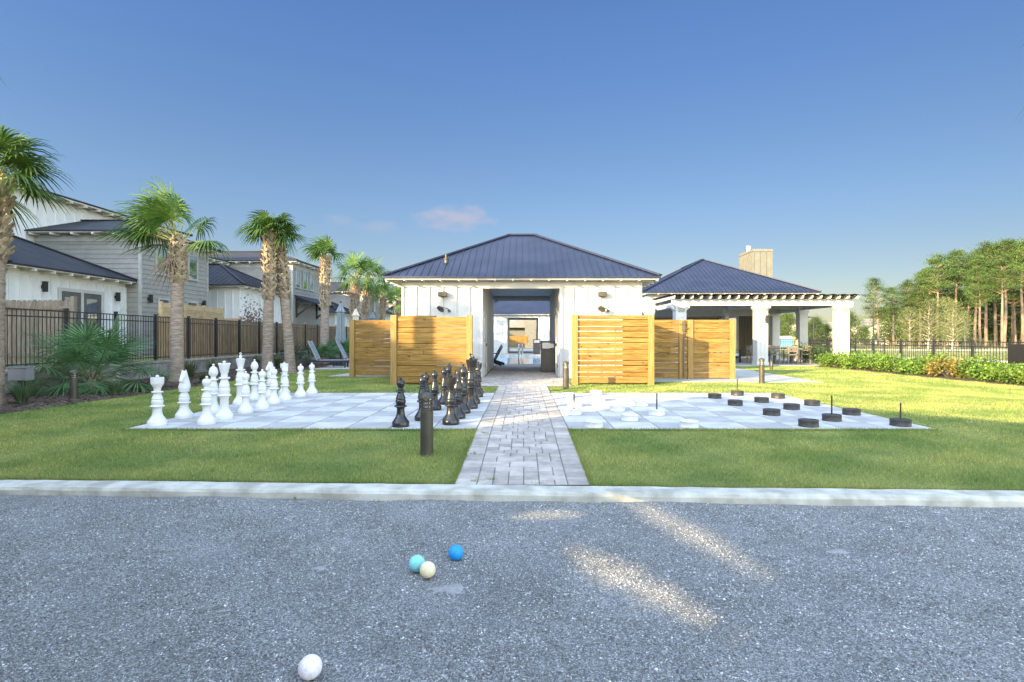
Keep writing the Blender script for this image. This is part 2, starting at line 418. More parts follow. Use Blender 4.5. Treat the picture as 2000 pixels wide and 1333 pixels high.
def sheet(name, pts, m, kind='structure'):
    mb = MB(); mb.face(pts)
    o = mb.build(name, m); o['kind'] = kind
    return o
S = 900
sheet('ground', [(-S, -S, -.34), (S, -S, -.34), (S, S * 1.6, -.34), (-S, S * 1.6, -.34)], M['ground'])
sheet('meadow', [(14.9, -40, -.06), (190, -40, -.06), (190, 220, -.06), (14.9, 220, -.06)], M['meadow'])
# lawn sheet
mb = MB()
xs = np.linspace(0, 1, 30)
ys = [None] + [5.6, 6.2, 6.8, 7.3, 7.78, 9, 11, 13, 15, 17, 19, 21, 23, 25.6]
grid = []
for yy in ys:
    row = []
    for s in xs:
        yb = yy if yy is not None else 5.2
        x0 = bed_x(yb) - .15; x1 = 14.6
        x = x0 + (x1 - x0) * s
        if yy is None or yy < 5.7:
            y = kerb_y(x) - .01 if yy is None else kerb_y(x) + .36
        else: y = yy
        row.append((x, y, gz(x, y) - .012))
    grid.append(row)
for i in range(len(grid) - 1):
    for j in range(len(xs) - 1):
        mb.face([grid[i][j], grid[i][j + 1], grid[i + 1][j + 1], grid[i + 1][j]])
lawn = mb.build('lawn', M['soil']); lawn['kind'] = 'structure'

# gravel court
mb = MB()
nx, ny = 120, 60
P = {}
for i in range(nx + 1):
    for j in range(ny + 1):
        x = -13 + 26 * i / nx
        yk = kerb_y(x) - .22
        y = -6 + (yk + 6) * (j / ny) ** .8
        z = -.178 + .009 * math.sin(x * 2.3 + y) * math.sin(y * 3.1 - x * .7) + .006 * math.sin(x * 6 + 1.3 * y) * math.cos(5 * y)
        P[i, j] = len(mb.v); mb.v.append((x, y, z))
for i in range(nx):
    for j in range(ny):
        mb.f.append((P[i, j], P[i + 1, j], P[i + 1, j + 1], P[i, j + 1])); mb.t.append(1)
g = mb.build('gravel_court', M['gravel'], smooth=True); g['kind'] = 'structure'
# loose chips on the court
N = 150000
yy = np.sqrt(rng.uniform(2.1 ** 2, 5.02 ** 2, N)); xx = rng.uniform(-1, 1, N) * (yy * 1.0 + .2)
keep = yy < (5.24 + math.tan(KANG) * xx - .26)
xx, yy = xx[keep], yy[keep]; N = len(xx)
sz = rng.gamma(2.4, .0012, N) + .0022
sz = np.minimum(sz, .0082)
base = np.array([(1, 0, 0), (0, 1, 0), (-1, 0, 0), (0, -1, 0), (0, 0, 1)], float)
tri = [(0, 1, 4), (1, 2, 4), (2, 3, 4), (3, 0, 4)]
jit = rng.normal(0, .28, (N, 5, 3)); ang = rng.uniform(0, 6.28, N)
pts = base[None] * np.array([1, .8, .75]) + jit
ca, sa = np.cos(ang), np.sin(ang)
px = pts[:, :, 0] * ca[:, None] - pts[:, :, 1] * sa[:, None]; py = pts[:, :, 0] * sa[:, None] + pts[:, :, 1] * ca[:, None]
zz = -.178 + .009 * np.sin(xx * 2.3 + yy) * np.sin(yy * 3.1 - xx * .7) + .006 * np.sin(xx * 6 + 1.3 * yy) * np.cos(5 * yy)
W = np.stack([px * sz[:, None] + xx[:, None], py * sz[:, None] + yy[:, None], (pts[:, :, 2] * .9) * sz[:, None] + zz[:, None]], -1)
co = np.concatenate([W[:, list(t)] for t in tri], 1).reshape(-1, 3)
tn = np.repeat(rng.choice([.30, .46, .66, .88, 1.1, 1.45, 1.95], N, p=[.14, .2, .21, .18, .14, .09, .04]), 4)
o = np_mesh('gravel_chips', co, 3, tn, M['stone']); tag(o, 'loose grey crushed gravel chips covering the bocce court', 'gravel', kind='stuff')
# scuffed dusty patches where balls landed: real low mounds of fines
mb = MB()
for (px_, py_, a, b) in ((625, 1108, .075, .05), (880, 1147, .095, .065), (1112, 1180, .10, .06), (795, 1290, .07, .06), (1640, 1075, .08, .05), (240, 1150, .08, .05)):
    c = gnd(px_, py_, -.175)
    prof = [(1, 0), (.7, .35), (.4, .8), (.1, 1), (0, 1)]
    i0 = len(mb.v); mb.lathe(prof, 18)
    ph = random.random() * 6
    for i in range(i0, len(mb.v)):
        v = mb.v[i]; q = math.atan2(v[1], v[0]); k = 1 + .25 * math.sin(3 * q + ph) + .15 * math.sin(7 * q)
        mb.v[i] = (c.x + v[0] * a * k, c.y + v[1] * b * k, -.186 + v[2] * .0105)
o = mb.build('gravel_dust', M['dust'], smooth=True); tag(o, 'pale scuffed patches of dust on the gravel court', 'dust', kind='stuff')

# kerb
mb = MB()
prof = [(0, -.30), (0, -.107), (.012, -.095), (.20, -.095), (.228, -.104), (.243, -.128), (.25, -.30)]
n = 150
rows = []
for i in range(n + 1):
    x = -13 + 26 * i / n
    rr = random.Random(i)
    rows.append([(x, kerb_y(x) - d + rr.uniform(-.004, .004), z + (rr.uniform(-.003, .003) if z > -.2 else 0)) for d, z in prof])
for i in range(n):
    for k in range(len(prof) - 1):
        mb.face([rows[i][k], rows[i][k + 1], rows[i + 1][k + 1], rows[i + 1][k]])
o = mb.build('kerb', M['kerb']); o['kind'] = 'structure'

# mulch bed on the left, under the retaining wall
mb = MB()
for k in range(40):
    y0, y1 = 4.2 + k, 5.2 + k
    mb.face([(-11.6, y0, .06), (bed_x(y0), y0, -.0), (bed_x(y1), y1, -.0), (-11.6, y1, .06)])
o = mb.build('mulch_bed', M['mulch']); o['kind'] = 'structure'
N = 9000
yy = rng.uniform(6, 26, N); xx = rng.uniform(-11.4, -8.75, N)
a = rng.uniform(0, 6.28, N); L = rng.uniform(.015, .05, N); wd = L * rng.uniform(.2, .45, N)
zz = .06 * (-8.85 - xx) / 2.75 + .008
d = np.stack([np.cos(a) * L, np.sin(a) * L, rng.uniform(-.3, .5, N) * L], -1); s = np.stack([-np.sin(a) * wd, np.cos(a) * wd, rng.uniform(-.4, .4, N) * wd], -1)
c = np.stack([xx, yy, zz], -1)
co = np.stack([c - d - s, c + d - s, c + d + s, c - d + s], 1).reshape(-1, 3)
o = np_mesh('mulch_chips', co, 4, rng.uniform(.5, 1.9, N), M['mulch']); tag(o, 'dark bark mulch chips in the bed under the wall', 'mulch', kind='stuff')
sheet('yard_terrace', [(-70, -40, .55), (-11.75, -40, .55), (-11.75, 90, .55), (-70, 90, .55)], M['ground'])
# bed under the bright shrubs
mb = MB()
for k in range(26):
    y0, y1 = 2.0 + k, 3.0 + k
    mb.face([(shrub_x(y0) - .1, y0, .0), (16.0, y0, .03), (16.0, y1, .03), (shrub_x(y1) - .1, y1, .0)])
o = mb.build('shrub_bed', M['mulch']); o['kind'] = 'structure'

# concrete walks and the pavilion patio, 12 mm above the lawn sheet
def slab(name, pts, z, m, th=.05):
    mb = MB()
    b = [(x, y, z - th) for x, y in pts]; t = [(x, y, z) for x, y in pts]
    mb.face(t)
    for i in range(len(pts)):
        j = (i + 1) % len(pts); mb.face([b[i], b[j], t[j], t[i]])
    o = mb.build(name, m); o['kind'] = 'structure'; return o
slab('walkway', [(1.75, 16.35), (8.7, 16.0), (9.1, 24.0), (6.2, 25.35), (1.75, 25.35)], .012, M['concrete'])
slab('patio', [(6.2, 25.4), (16.2, 25.4), (16.2, 44), (6.2, 44)], .03, M['concrete'])
slab('side_path', [(-6.55, 18.55), (-3.9, 18.55), (-3.9, 25), (-6.0, 25)], .010, M['concrete'])
slab('lounge_pad', [(-8.7, 22.6), (-6.02, 22.6), (-6.02, 34), (-8.7, 34)], .014, M['concrete'])
# pool deck with the pool sunk in it
for nm, pts in (('pool_deck', [(-9, 25.02), (6.19, 25.02), (6.19, 26.6), (-9, 26.6)]),
                ('pool_deck', [(-9, 41), (15, 41), (15, 66), (-9, 66)]),
                ('pool_deck', [(-9, 26.61), (-6.5, 26.61), (-6.5, 40.99), (-9, 40.99)])):
    slab(nm, pts, .008, M['concrete'])
mb = MB(); mb.box(-6.5, 6.15, 26.6, 41, -.4, -.09)
o = mb.build('pool_water', M['water']); o['kind'] = 'structure'
mb = MB()
for x0, x1, y0, y1 in ((-6.5, 6.15, 26.55, 26.9), (-6.5, 6.15, 40.7, 41.05), (-6.8, -6.5, 26.55, 41.05)):
    mb.box(x0, x1, y0, y1, -.15, .03)
o = mb.build('pool_coping', M['kerb']); o['kind'] = 'structure'
slab('sidewalk', [(22.5, 40), (24, 40.6), (28, 31), (34, 19), (32.6, 18.4), (26.6, 30.4)], -.03, M['asphalt'])
slab('street', [(30, 62), (90, 50), (90, 55), (30, 67)], -.03, M['asphalt'])

# paver path and apron: every paver is a block with its own shade
mb = MB(); jb = MB()
prs = random.Random(11)
def paver(x0, x1, y0, y1):
    g = .0035; t = prs.choice([.82, .88, .94, 1.0, 1.05, 1.12, 1.18]); dz = .010 + prs.uniform(0, .003)
    x0 += g; x1 -= g; y0 += g; y1 -= g; b = .006
    z = lambda x, y: gz(x, y) + dz
    low = [(x0, y0), (x1, y0), (x1, y1), (x0, y1)]; top = [(x0 + b, y0 + b), (x1 - b, y0 + b), (x1 - b, y1 - b), (x0 + b, y1 - b)]
    T = [(x, y, z(x, y)) for x, y in top]; L = [(x, y, z(x, y) - .006) for x, y in low]
    mb.face(T, t)
    for i in range(4):
        j = (i + 1) % 4; mb.face([L[i], L[j], T[j], T[i]], t * .92)
def pave(x0, x1, y0, y1, border=True):
    e = .215 if border else 0
    if border:
        for xa, xb in ((x0, x0 + e), (x1 - e, x1)):
            y = y0
            while y < y1 - .02:
                h = prs.choice([.10, .15, .15, .2, .23]); h = min(h, y1 - y)
                if y1 - y - h < .06: h = y1 - y
                paver(xa, xb, y, y + h); y += h
    x0 += e; x1 -= e
    y = y0
    while y < y1 - .02:
        h = prs.choice([.15, .15, .225]); h = min(h, y1 - y)
        if y1 - y - h < .06: h = y1 - y
        x = x0
        while x < x1 - .02:
            ww = prs.choice([.15, .15, .22, .15, .3]); ww = min(ww, x1 - x)
            if x1 - x - ww < .07: ww = x1 - x
            paver(x, x + ww, y, y + h); x += ww
        y += h
ky = kerb_y(0) + .02
pave(PX0, PX1, ky, 14.8)
pave(-1.45, 1.30, 14.8, 18.0, False)
pave(-1.27, 1.20, 18.0, 25.0, False)
o = mb.build('path', M['paver']); o['kind'] = 'structure'
for x0, x1, yl in ((PX0, PX1, [ky, BY0, 14.8]), (-1.45, 1.30, [14.8, 18.0]), (-1.27, 1.20, [18.0, 25.0])):
    for a, b in zip(yl[:-1], yl[1:]):
        jb.face([(x0, a, gz(0, a) + .003), (x1, a, gz(0, a) + .003), (x1, b, gz(0, b) + .003), (x0, b, gz(0, b) + .003)])
o = jb.build('path_joints', M['joint']); o['kind'] = 'structure'

# the two game boards
def board(name, x0, x1, label, first):
    mb = MB(); r = random.Random(name)
    sx, sy = (x1 - x0) / 8, (BY1 - BY0) / 8
    for i in range(8):
        for j in range(8):
            dark = (i + j + first) % 2
            t = (.76 if dark else 1.02) * r.uniform(.95, 1.04)
            z = .014 + r.uniform(0, .002)
            gp = .006
            a, b, c, d = x0 + i * sx + gp, x0 + (i + 1) * sx - gp, BY0 + j * sy + gp, BY0 + (j + 1) * sy - gp
            bv = .006
            T = [(a + bv, c + bv, z), (b - bv, c + bv, z), (b - bv, d - bv, z), (a + bv, d - bv, z)]
            L = [(a, c, z - .012), (b, c, z - .012), (b, d, z - .012), (a, d, z - .012)]
            mb.face(T, t)
            for k in range(4): mb.face([L[k], L[(k + 1) % 4], T[(k + 1) % 4], T[k]], t * .9)
    root = thing(name, label, 'game board', ((x0 + x1) / 2, (BY0 + BY1) / 2, 0))
    o = mb.build('tiles', M['tile'], root); o.location = (-(x0 + x1) / 2, -(BY0 + BY1) / 2, 0)
    bb = MB(); bb.face([(x0, BY0, .0035), (x1, BY0, .0035), (x1, BY1, .0035), (x0, BY1, .0035)])
    o = bb.build('joints', M['joint'], root); o.location = (-(x0 + x1) / 2, -(BY0 + BY1) / 2, 0)
board('chess_board', BX0, BX1, 'giant chess board of grey and white square pavers left of the path', 0)
board('draughts_board', DX0, DX1, 'giant draughts board of grey and white square pavers right of the path', 1)

# grass blades
def inlawn(x, y):
    k = (y > 5.24 + math.tan(KANG) * x + .03) & (x > -8.85 + .12 * np.sin(y * .6)) & (x < np.where(y < 20, 13.5 - .05 * (y - 15), 13.5 - .03 * (y - 15)))
    ex = lambda a, b, c, d: ~((x > a) & (x < b) & (y > c) & (y < d))
    k &= ex(BX0 - .0, BX1 + .02, BY0 - .0, BY1) & ex(DX0 - .02, DX1, BY0, BY1) & ex(PX0, PX1, 5, 14.85)
    k &= ex(-1.45, 1.3, 14.8, 30) & ex(-4, 4, 17.9, 30) & ex(-6.5, -3.9, 18.5, 30) & ex(-8.8, -6, 22.6, 40)
    k &= ~((x > 1.75) & (y > 16.35 - .05 * (x - 1.75)) & (x < 8.7 + .05 * (y - 16)) & (y < 24)) & ~((x > 6.2) & (y > 25.4))
    k &= ~((x > 1.75) & (x < 9.1 - (y - 24) * 2.1) & (y >= 24))
    return k
parts_co, parts_t = [], []
def blades(x0, x1, y0, y1, dens, hmin, hmax, wd):
    N = int((x1 - x0) * (y1 - y0) * dens)
    x = rng.uniform(x0, x1, N); y = rng.uniform(y0, y1, N)
    k = inlawn(x, y) & (np.abs(x) < y * 1.02 + 1); x, y = x[k], y[k]; N = len(x)
    z = np.where(y >= BY0, 0, -.108 * np.minimum(1, (BY0 - y) / (BY0 - 5.24))) - .012
    h = rng.uniform(hmin, hmax, N) * (.8 + .35 * np.sin(x * 3.1 + 1.7 * np.sin(y * 2.3)) * np.sin(y * 2.7))
    a = rng.uniform(0, 6.28, N); wv = wd * rng.uniform(.7, 1.3, N)
    lean = rng.uniform(.1, .9, N) * h; la = rng.uniform(0, 6.28, N)
    b0 = np.stack([x - np.cos(a) * wv, y - np.sin(a) * wv, z], -1); b1 = np.stack([x + np.cos(a) * wv, y + np.sin(a) * wv, z], -1)
    tp = np.stack([x + np.cos(la) * lean, y + np.sin(la) * lean, z + h], -1)
    parts_co.append(np.stack([b0, b1, tp], 1).reshape(-1, 3))
    t = rng.uniform(.6, 1.3, N); dry = rng.random(N) < .10; t[dry] *= 1.55
    parts_t.append(t)
blades(-9, 9, 4.9, 6.6, 6500, .022, .048, .0023)
blades(-9, 9, 6.6, 7.9, 5200, .022, .045, .0028)
blades(-8.9, -5.6, 7.9, 13, 3200, .022, .045, .0036)
blades(5.8, 13.6, 7.9, 13, 2600, .022, .045, .0038)
blades(-8.9, 13.6, 12.88, 16.5, 1900, .022, .045, .005)
blades(-8.9, -3.9, 16.5, 22.7, 1000, .025, .05, .007)
blades(8.6, 13.6, 16.0, 25.4, 900, .025, .05, .007)
# longer tufts along the paving edges
def edge(x0, y0, x1, y1, n, side):
    t = rng.random(n); off = np.abs(rng.normal(0, .018, n))
    dx, dy = x1 - x0, y1 - y0; L = math.hypot(dx, dy); nx_, ny_ = -dy / L * side, dx / L * side
    x = x0 + dx * t + nx_ * off; y = y0 + dy * t + ny_ * off
    z = np.where(y >= BY0, 0, -.108 * np.minimum(1, (BY0 - y) / (BY0 - 5.24))) - .012
    h = rng.uniform(.03, .06, n); a = rng.uniform(0, 6.28, n); wv = rng.uniform(.002, .0035, n)
    lean = rng.uniform(-.15, .8, n) * h
    b0 = np.stack([x - np.cos(a) * wv, y - np.sin(a) * wv, z], -1); b1 = np.stack([x + np.cos(a) * wv, y + np.sin(a) * wv, z], -1)
    tp = np.stack([x - nx_ * lean * .7 + rng.normal(0, .01, n), y - ny_ * lean * .7 + rng.normal(0, .01, n), z + h], -1)
    parts_co.append(np.stack([b0, b1, tp], 1).reshape(-1, 3)); parts_t.append(rng.uniform(.55, 1.2, n))
edge(PX0, 5.25, PX0, BY0, 3500, 1); edge(PX1, 5.25, PX1, BY0, 3500, -1)
edge(BX0, BY0, BX1, BY0, 6000, -1); edge(DX0, BY0, DX1, BY0, 6000, -1)
edge(-6, kerb_y(-6) + .01, PX0, kerb_y(PX0) + .01, 5000, 1); edge(PX1, kerb_y(PX1) + .01, 6, kerb_y(6) + .01, 5000, 1)
edge(BX0, BY0, BX0, BY1, 3000, 1); edge(DX1, BY0, DX1, BY1, 3000, -1)
o = np_mesh('lawn_grass', np.concatenate(parts_co), 3, np.concatenate(parts_t), M['grass'])
tag(o, 'short mown lawn grass around the game boards', 'grass', kind='stuff')
# weeds in the path joints
mb = MB(); wr = random.Random(3)
for (px_, py_, n) in ((930, 938, 40), (960, 935, 30), (948, 858, 30), (925, 892, 26), (905, 897, 16), (1052, 942, 14), (575, 976, 14), (735, 982, 12), (1180, 985, 10), (300, 974, 10)):
    c = gnd(px_, py_, -.08 if py_ < 960 else -.178)
    for k in range(n):
        q = wr.uniform(0, 6.28); L = wr.uniform(.02, .06); x = c.x + wr.gauss(0, .03); y = c.y + wr.gauss(0, .012); z = gz(x, y) + .006 if y > kerb_y(x) else -.178
        s = Vector((math.cos(q), math.sin(q), 0)) * .003
        b = Vector((x, y, z)); tpt = b + Vector((wr.uniform(-1, 1) * L * .7, wr.uniform(-1, 1) * L * .7, L * .8))
        mb.face([b - s, b + s, tpt], wr.uniform(.6, 1.1))
o = mb.build('path_weeds', M['grass']); tag(o, 'small weeds growing in the path joints', 'weeds', kind='stuff')
# ------------------------------------------------------------------ roofs and walls
def hip_roof(mb, x0, x1, y0, y1, z, slope, rib=.23, th=.06, caps=True, ribw=.03, ribh=.016):
    W, D = x1 - x0, y1 - y0; h = min(W, D) / 2; zr = z + h * slope
    if W >= D: A, B = (x0 + h, (y0 + y1) / 2, zr), (x1 - h, (y0 + y1) / 2, zr)
    else: A, B = ((x0 + x1) / 2, y0 + h, zr), ((x0 + x1) / 2, y1 - h, zr)
    c = [(x0, y0, z), (x1, y0, z), (x1, y1, z), (x0, y1, z)]
    if W >= D:
        mb.face([c[0], c[1], B, A]); mb.face([c[1], c[2], B]); mb.face([c[2], c[3], A, B]); mb.face([c[3], c[0], A])
        hips = [(c[0], A), (c[3], A), (c[1], B), (c[2], B), (A, B)]
    else:
        mb.face([c[0], c[1], A]); mb.face([c[1], c[2], B, A]); mb.face([c[2], c[3], B]); mb.face([c[3], c[0], A, B])
        hips = [(c[0], A), (c[1], A), (c[2], B), (c[3], B), (A, B)]
    b = [(p[0], p[1], z - th) for p in c]
    for i in range(4):
        j = (i + 1) % 4; mb.face([b[i], b[j], c[j], c[i]])
    mb.face([b[3], b[2], b[1], b[0]])
    if rib:
        k = int(W / rib)
        for i in range(k + 1):
            x = x0 + (W - k * rib) / 2 + i * rib; r = min(x - x0, x1 - x, D / 2)
            if r < .08: continue
            for ya, s in ((y0, 1), (y1, -1)):
                mb.beam((x, ya - s * .01, z + ribh / 2), (x, ya + s * r, z + r * slope + ribh / 2), ribw, ribh)
        k = int(D / rib)
        for i in range(k + 1):
            y = y0 + (D - k * rib) / 2 + i * rib; r = min(y - y0, y1 - y, W / 2)
            if r < .08: continue
            for xa, s in ((x0, 1), (x1, -1)):
                mb.beam((xa - s * .01, y, z + ribh / 2), (xa + s * r, y, z + r * slope + ribh / 2), ribw, ribh)
    if caps:
        for p, q in hips:
            p, q = Vector(p), Vector(q)
            if (p - q).length > .05: mb.beam(p + Vector((0, 0, .03)), q + Vector((0, 0, .03)), .16, .045)

def battens(mb, o, u, n, width, z0, z1, step=.45, wdt=.045, dep=.045, skip=()):
    k = int(round(width / step)); st = width / k
    for i in range(k + 1):
        a = min(max(i * st, wdt / 2), width - wdt / 2)
        for (s0, s1, zz) in skip:
            if s0 < a < s1: break
        else:
            mb.fbox(o, u, n, (a - wdt / 2, a + wdt / 2), (0, dep), (z0, z1)); continue
        if zz < z1: mb.fbox(o, u, n, (a - wdt / 2, a + wdt / 2), (0, dep), (zz, z1))

def lap(mb, o, u, n, width, z0, z1, step=.2):
    o, u, n = Vector(o), Vector(u), Vector(n); k = int(round((z1 - z0) / step)); st = (z1 - z0) / k
    Z = Vector((0, 0, 1)); lr = random.Random(4)
    for i in range(k):
        za, zb = z0 + i * st, z0 + (i + 1) * st; t = lr.uniform(.96, 1.04)
        a0, a1 = o + n * .030 + Z * za, o + n * .008 + Z * zb
        f = [a0, a0 + u * width, a1 + u * width, a1]; g = [o + n * .008 + Z * za, o + n * .008 + u * width + Z * za, a0 + u * width, a0]
        if u.cross(n).z > 0: f.reverse(); g.reverse()
        mb.face(f, t); mb.face(g, t * .9)

def window(parent, o, u, n, wd, z0, z1, fm, mull=1, rail=0, fw=.08, name='window'):
    fb = MB()
    fb.fbox(o, u, n, (0, fw), (0, .05), (z0, z1)); fb.fbox(o, u, n, (wd - fw, wd), (0, .05), (z0, z1))
    fb.fbox(o, u, n, (fw, wd - fw), (0, .05), (z1 - fw, z1)); fb.fbox(o, u, n, (fw, wd - fw), (0, .06), (z0, z0 + fw))
    for k in range(1, mull): fb.fbox(o, u, n, (wd * k / mull - fw * .4, wd * k / mull + fw * .4), (0, .045), (z0 + fw, z1 - fw))
    if rail: fb.fbox(o, u, n, (fw, wd - fw), (0, .04), (z0 + (z1 - z0) * .5 - .02, z0 + (z1 - z0) * .5 + .02))
    f = fb.build(name, fm, parent)
    pb = MB(); pb.fbox(o, u, n, (fw * .9, wd - fw * .9), (.004, .018), (z0 + fw * .9, z1 - fw * .9))
    pb.build('pane', M['glass'], f)
    return f
def wall_lamp(parent, o, n, m, h=.30, r=.055):
    mb = MB(); o, n = Vector(o), Vector(n); u = n.cross(Vector((0, 0, 1)))
    mb.fbox(o, u, n, (-.05, .05), (0, .025), (-.06, .06)); mb.fbox(o, u, n, (-.015, .015), (.025, .09), (-.02, .02))
    mb.fbox(o, u, n, (-r, r), (.06, .06 + 2 * r), (-h / 2, h / 2)); mb.fbox(o, u, n, (-r * 1.25, r * 1.25), (.045, .08 + 2 * r), (h / 2, h / 2 + .02))
    return mb.build('wall_lamp', m, parent)

# ------------------------------------------------------------------ the pool house with its through passage
def pool_house(loc, label, detail=True):
    root = thing('pool_house', label, 'pool house', loc)
    XL, XR, PL, PR, D, ZT = -3.875, 3.875, -1.275, 1.225, 6.74, 3.14
    mb = MB()
    for a, b in ((XL, PL), (PR, XR)): mb.box(a, b, 0, D, -.3, ZT)
    mb.box(PL, PR, 0, .2, 2.98, ZT - .002); mb.box(PL, PR, D - .2, D, 2.98, ZT - .002)
    X, Y = Vector((1, 0, 0)), Vector((0, 1, 0))
    for a, b in ((XL, PL), (PR, XR)):
        battens(mb, (a, 0, 0), X, -Y, b - a, -.1, 2.95)
        battens(mb, (a, D, 0), X, Y, b - a, -.1, 2.95)
    battens(mb, (XL, 0, 0), Y, -X, D, -.1, 2.95); battens(mb, (XR, 0, 0), Y, X, D, -.1, 2.95)
    mb.build('wall', M['white'], root)
    for y0, y1, s in ((-.042, -.002, -1), (D + .002, D + .042, 1)):
        t = MB(); t.box(XL - .03, XR + .03, y0, y1, 2.95, ZT); t.build('frieze_board', M['white'], root)
        for a, b in ((PL - .10, PL - .002), (PR + .002, PR + .10)):
            t = MB(); t.box(a, b, y0, y1, -.1, 2.947); t.build('door_casing', M['white'], root)
    t = MB(); t.box(PL - .0, PR, -.030, -.002, 2.90, 2.947); t.build('head_casing', M['white'], root)
    so = MB(); so.box(XL - .47, XR + .47, -.47, D + .47, ZT + .003, ZT + .04)
    k = 15
    for i in range(k + 1):
        x = XL - .42 + (XR - XL + .84) * i / k
        so.box(x - .022, x + .022, -.53, -.04, ZT - .035, ZT + .001); so.box(x - .022, x + .022, D + .04, D + .53, ZT - .035, ZT + .001)
    for i in range(13):
        y = -.1 + (D + .2) * i / 12
        so.box(XL - .53, XL - .04, y - .022, y + .022, ZT - .035, ZT + .001); so.box(XR + .04, XR + .53, y - .022, y + .022, ZT - .035, ZT + .001)
    so.build('soffit', M['soffit'], root)
    r = MB(); hip_roof(r, XL - .52, XR + .52, -.52, D + .52, ZT + .115, .515, th=.072)
    r.build('roof', M['roof'], root)
    v = MB(); v.lathe([(.0, -.15), (.07, -.15), (.07, .10), (.10, .10), (.10, .12), (.045, .14), (.045, .26), (.03, .27), (0, .27)], 14)
    vx, vy = -2.55, .62
    v.build('roof_vent', M['bronze'], root, smooth=True, loc=(vx, vy, ZT + .115 + (vy + .52) * .515))
    v = MB(); v.tube([(0, 0, 0), (0, 0, .02), (0, 0, .05)], [.15, .12, .06], 12)
    if not detail: return root
    # outdoor showers, box lights
    for sx in (-2.56, 2.6):
        s = MB()
        s.tube([(sx + .20, -.02, 2.17), (sx + .16, -.10, 2.24), (sx + .02, -.24, 2.27)], .014, 8)
        s.tube([(sx + .20, -.036, 2.17), (sx + .20, -.052, 2.17)], [.05, .045], 12)
        sh = s.build('shower', M['bronze'], root, smooth=True)
        h = MB(); c = Vector((sx - .04, -.30, 2.22)); d = Vector((-.45, -.55, -.75)).normalized()
        h.tube([c - d * .09, c - d * .05, c - d * .01, c + d * .02], [.02, .06, .125, .13], 16)
        h.build('shower_head', M['bronze'], sh, smooth=True)
        c = MB(); c.box(sx - .14, sx + .14, -.215, -.05, 2.63, 2.78); c.box(sx - .05, sx + .05, -.055, -.0, 2.66, 2.76)
        c.build('box_lamp', M['bronze'], root, bevel=.01)
    for sx, n in ((PL, 1), (PR, -1)):
        d = MB(); d.fbox((sx, .42, 0), Y, X * n, (0, .98), (.0, .02), (.02, 2.10)); dd = d.build('side_door', M['shade_white'], root)
        f = MB()
        for a, b, z0, z1 in ((-.08, 0, 0, 2.18), (.98, 1.06, 0, 2.18), (0, .98, 2.10, 2.18)): f.fbox((sx, .42, 0), Y, X * n, (a, b), (0, .035), (z0, z1))
        f.build('door_frame', M['white'], dd)
        for z in (.3, 1.15, 1.95):
            f = MB(); f.fbox((sx, .42, 0), Y, X * n, (-.03, .03), (.036, .055), (z, z + .13)); f.build('hinge', M['black'], dd)
        f = MB(); f.fbox((sx, .42, 0), Y, X * n, (.86, .95), (.021, .06), (1.0, 1.1)); f.build('handle', M['black'], dd)
        p = MB(); p.fbox((sx, 1.62, 0), Y, X * n, (0, .2), (0, .012), (1.4, 1.62)); p.build('room_plate', M['black'], root)
    return root
ph = pool_house((-.045, 18, 0), 'white board and batten pool house with navy metal hip roof and open middle passage', True)
ph2 = pool_house((.0, 44.6, 0), 'second white pool house seen through the passage beyond the pool', False)

# ------------------------------------------------------------------ timber shower screens
def timber_screen(label, x0, x1, y, ztop, posts, seed, facing=-1, gaps='narrow', extra=None):
    root = thing('timber_screen', label, 'privacy screen', ((x0 + x1) / 2, y, 0), 0, 'timber privacy screens')
    cx = (x0 + x1) / 2; r = random.Random(seed)
    for p in posts:
        pb = MB(); pb.box(p - .082 - cx, p + .082 - cx, -.07, .09, -.05, ztop); pb.build('post', M['woodpost'], root, bevel=.008)
    z = .045; mb = MB(); k = 0; ks = MB()
    while z < ztop - .05:
        h = .165 if k % 2 == 0 else .118
        if z + h > ztop - .005: h = ztop - .005 - z
        segs = [x0 + .085] + sorted([r.uniform(x0 + .5, x1 - .5)] if r.random() < .3 else []) + [x1 - .085]
        for a, b in zip(segs[:-1], segs[1:]):
            dz = r.uniform(-.004, .004)
            mb.box(a - cx, b - cx - .004, -.022 + r.uniform(-.003, .003), .014, z + dz, z + h + dz, r.uniform(.84, 1.13))
        gap = {'narrow': .013, 'wide': .017, 'mixed': .012}[gaps] * r.uniform(.7, 1.25)
        z += h + gap; k += 1
    b = mb.build('boards', M['wood'], root, bevel=.003)
    return root
s1 = timber_screen('front right timber shower screen with wide bright gaps between boards', 1.346, 3.62, 15.30, 1.93, (1.428, 3.53), 1, gaps='wide')
mb = MB()   # a second layer of boards behind the right third closes the gaps there
r_ = random.Random(8); z = .02
while z < 1.85:
    mb.box(.28, 1.05, .055, .085, z, z + .155, r_.uniform(.8, 1.1)); z += .158
mb.build('backing_boards', M['wood'], s1)
s2 = timber_screen('front left timber shower screen with a palm shadow across it', -3.68, -1.40, 15.35, 1.93, (-3.59, -1.49), 2, gaps='mixed')
mb = MB(); z = .02
while z < 1.85:
    mb.box(-1.05, .12, .055, .085, z, z + .155, r_.uniform(.8, 1.1)); z += .158
mb.build('backing_boards', M['wood'], s2)
s3 = timber_screen('rear left timber screen set back behind the front left one', -5.82, -3.4, 18.55, 1.90, (-5.73, -3.5), 3)
s4 = timber_screen('rear right timber gate screen with centre posts and a dark latch', 3.70, 6.62, 17.3, 1.86, (4.95, 5.22, 6.53), 4)
mb = MB(); mb.box(-.19, -.15, -.10, -.072, .06, 1.82); mb.box(-.215, -.125, -.105, -.075, 1.50, 1.82); mb.box(-.30, -.12, -.115, -.095, 1.70, 1.73); mb.box(-.13, -.03, -.125, -.1, 1.58, 1.61)
mb.build('gate_latch', M['twig'], s4)
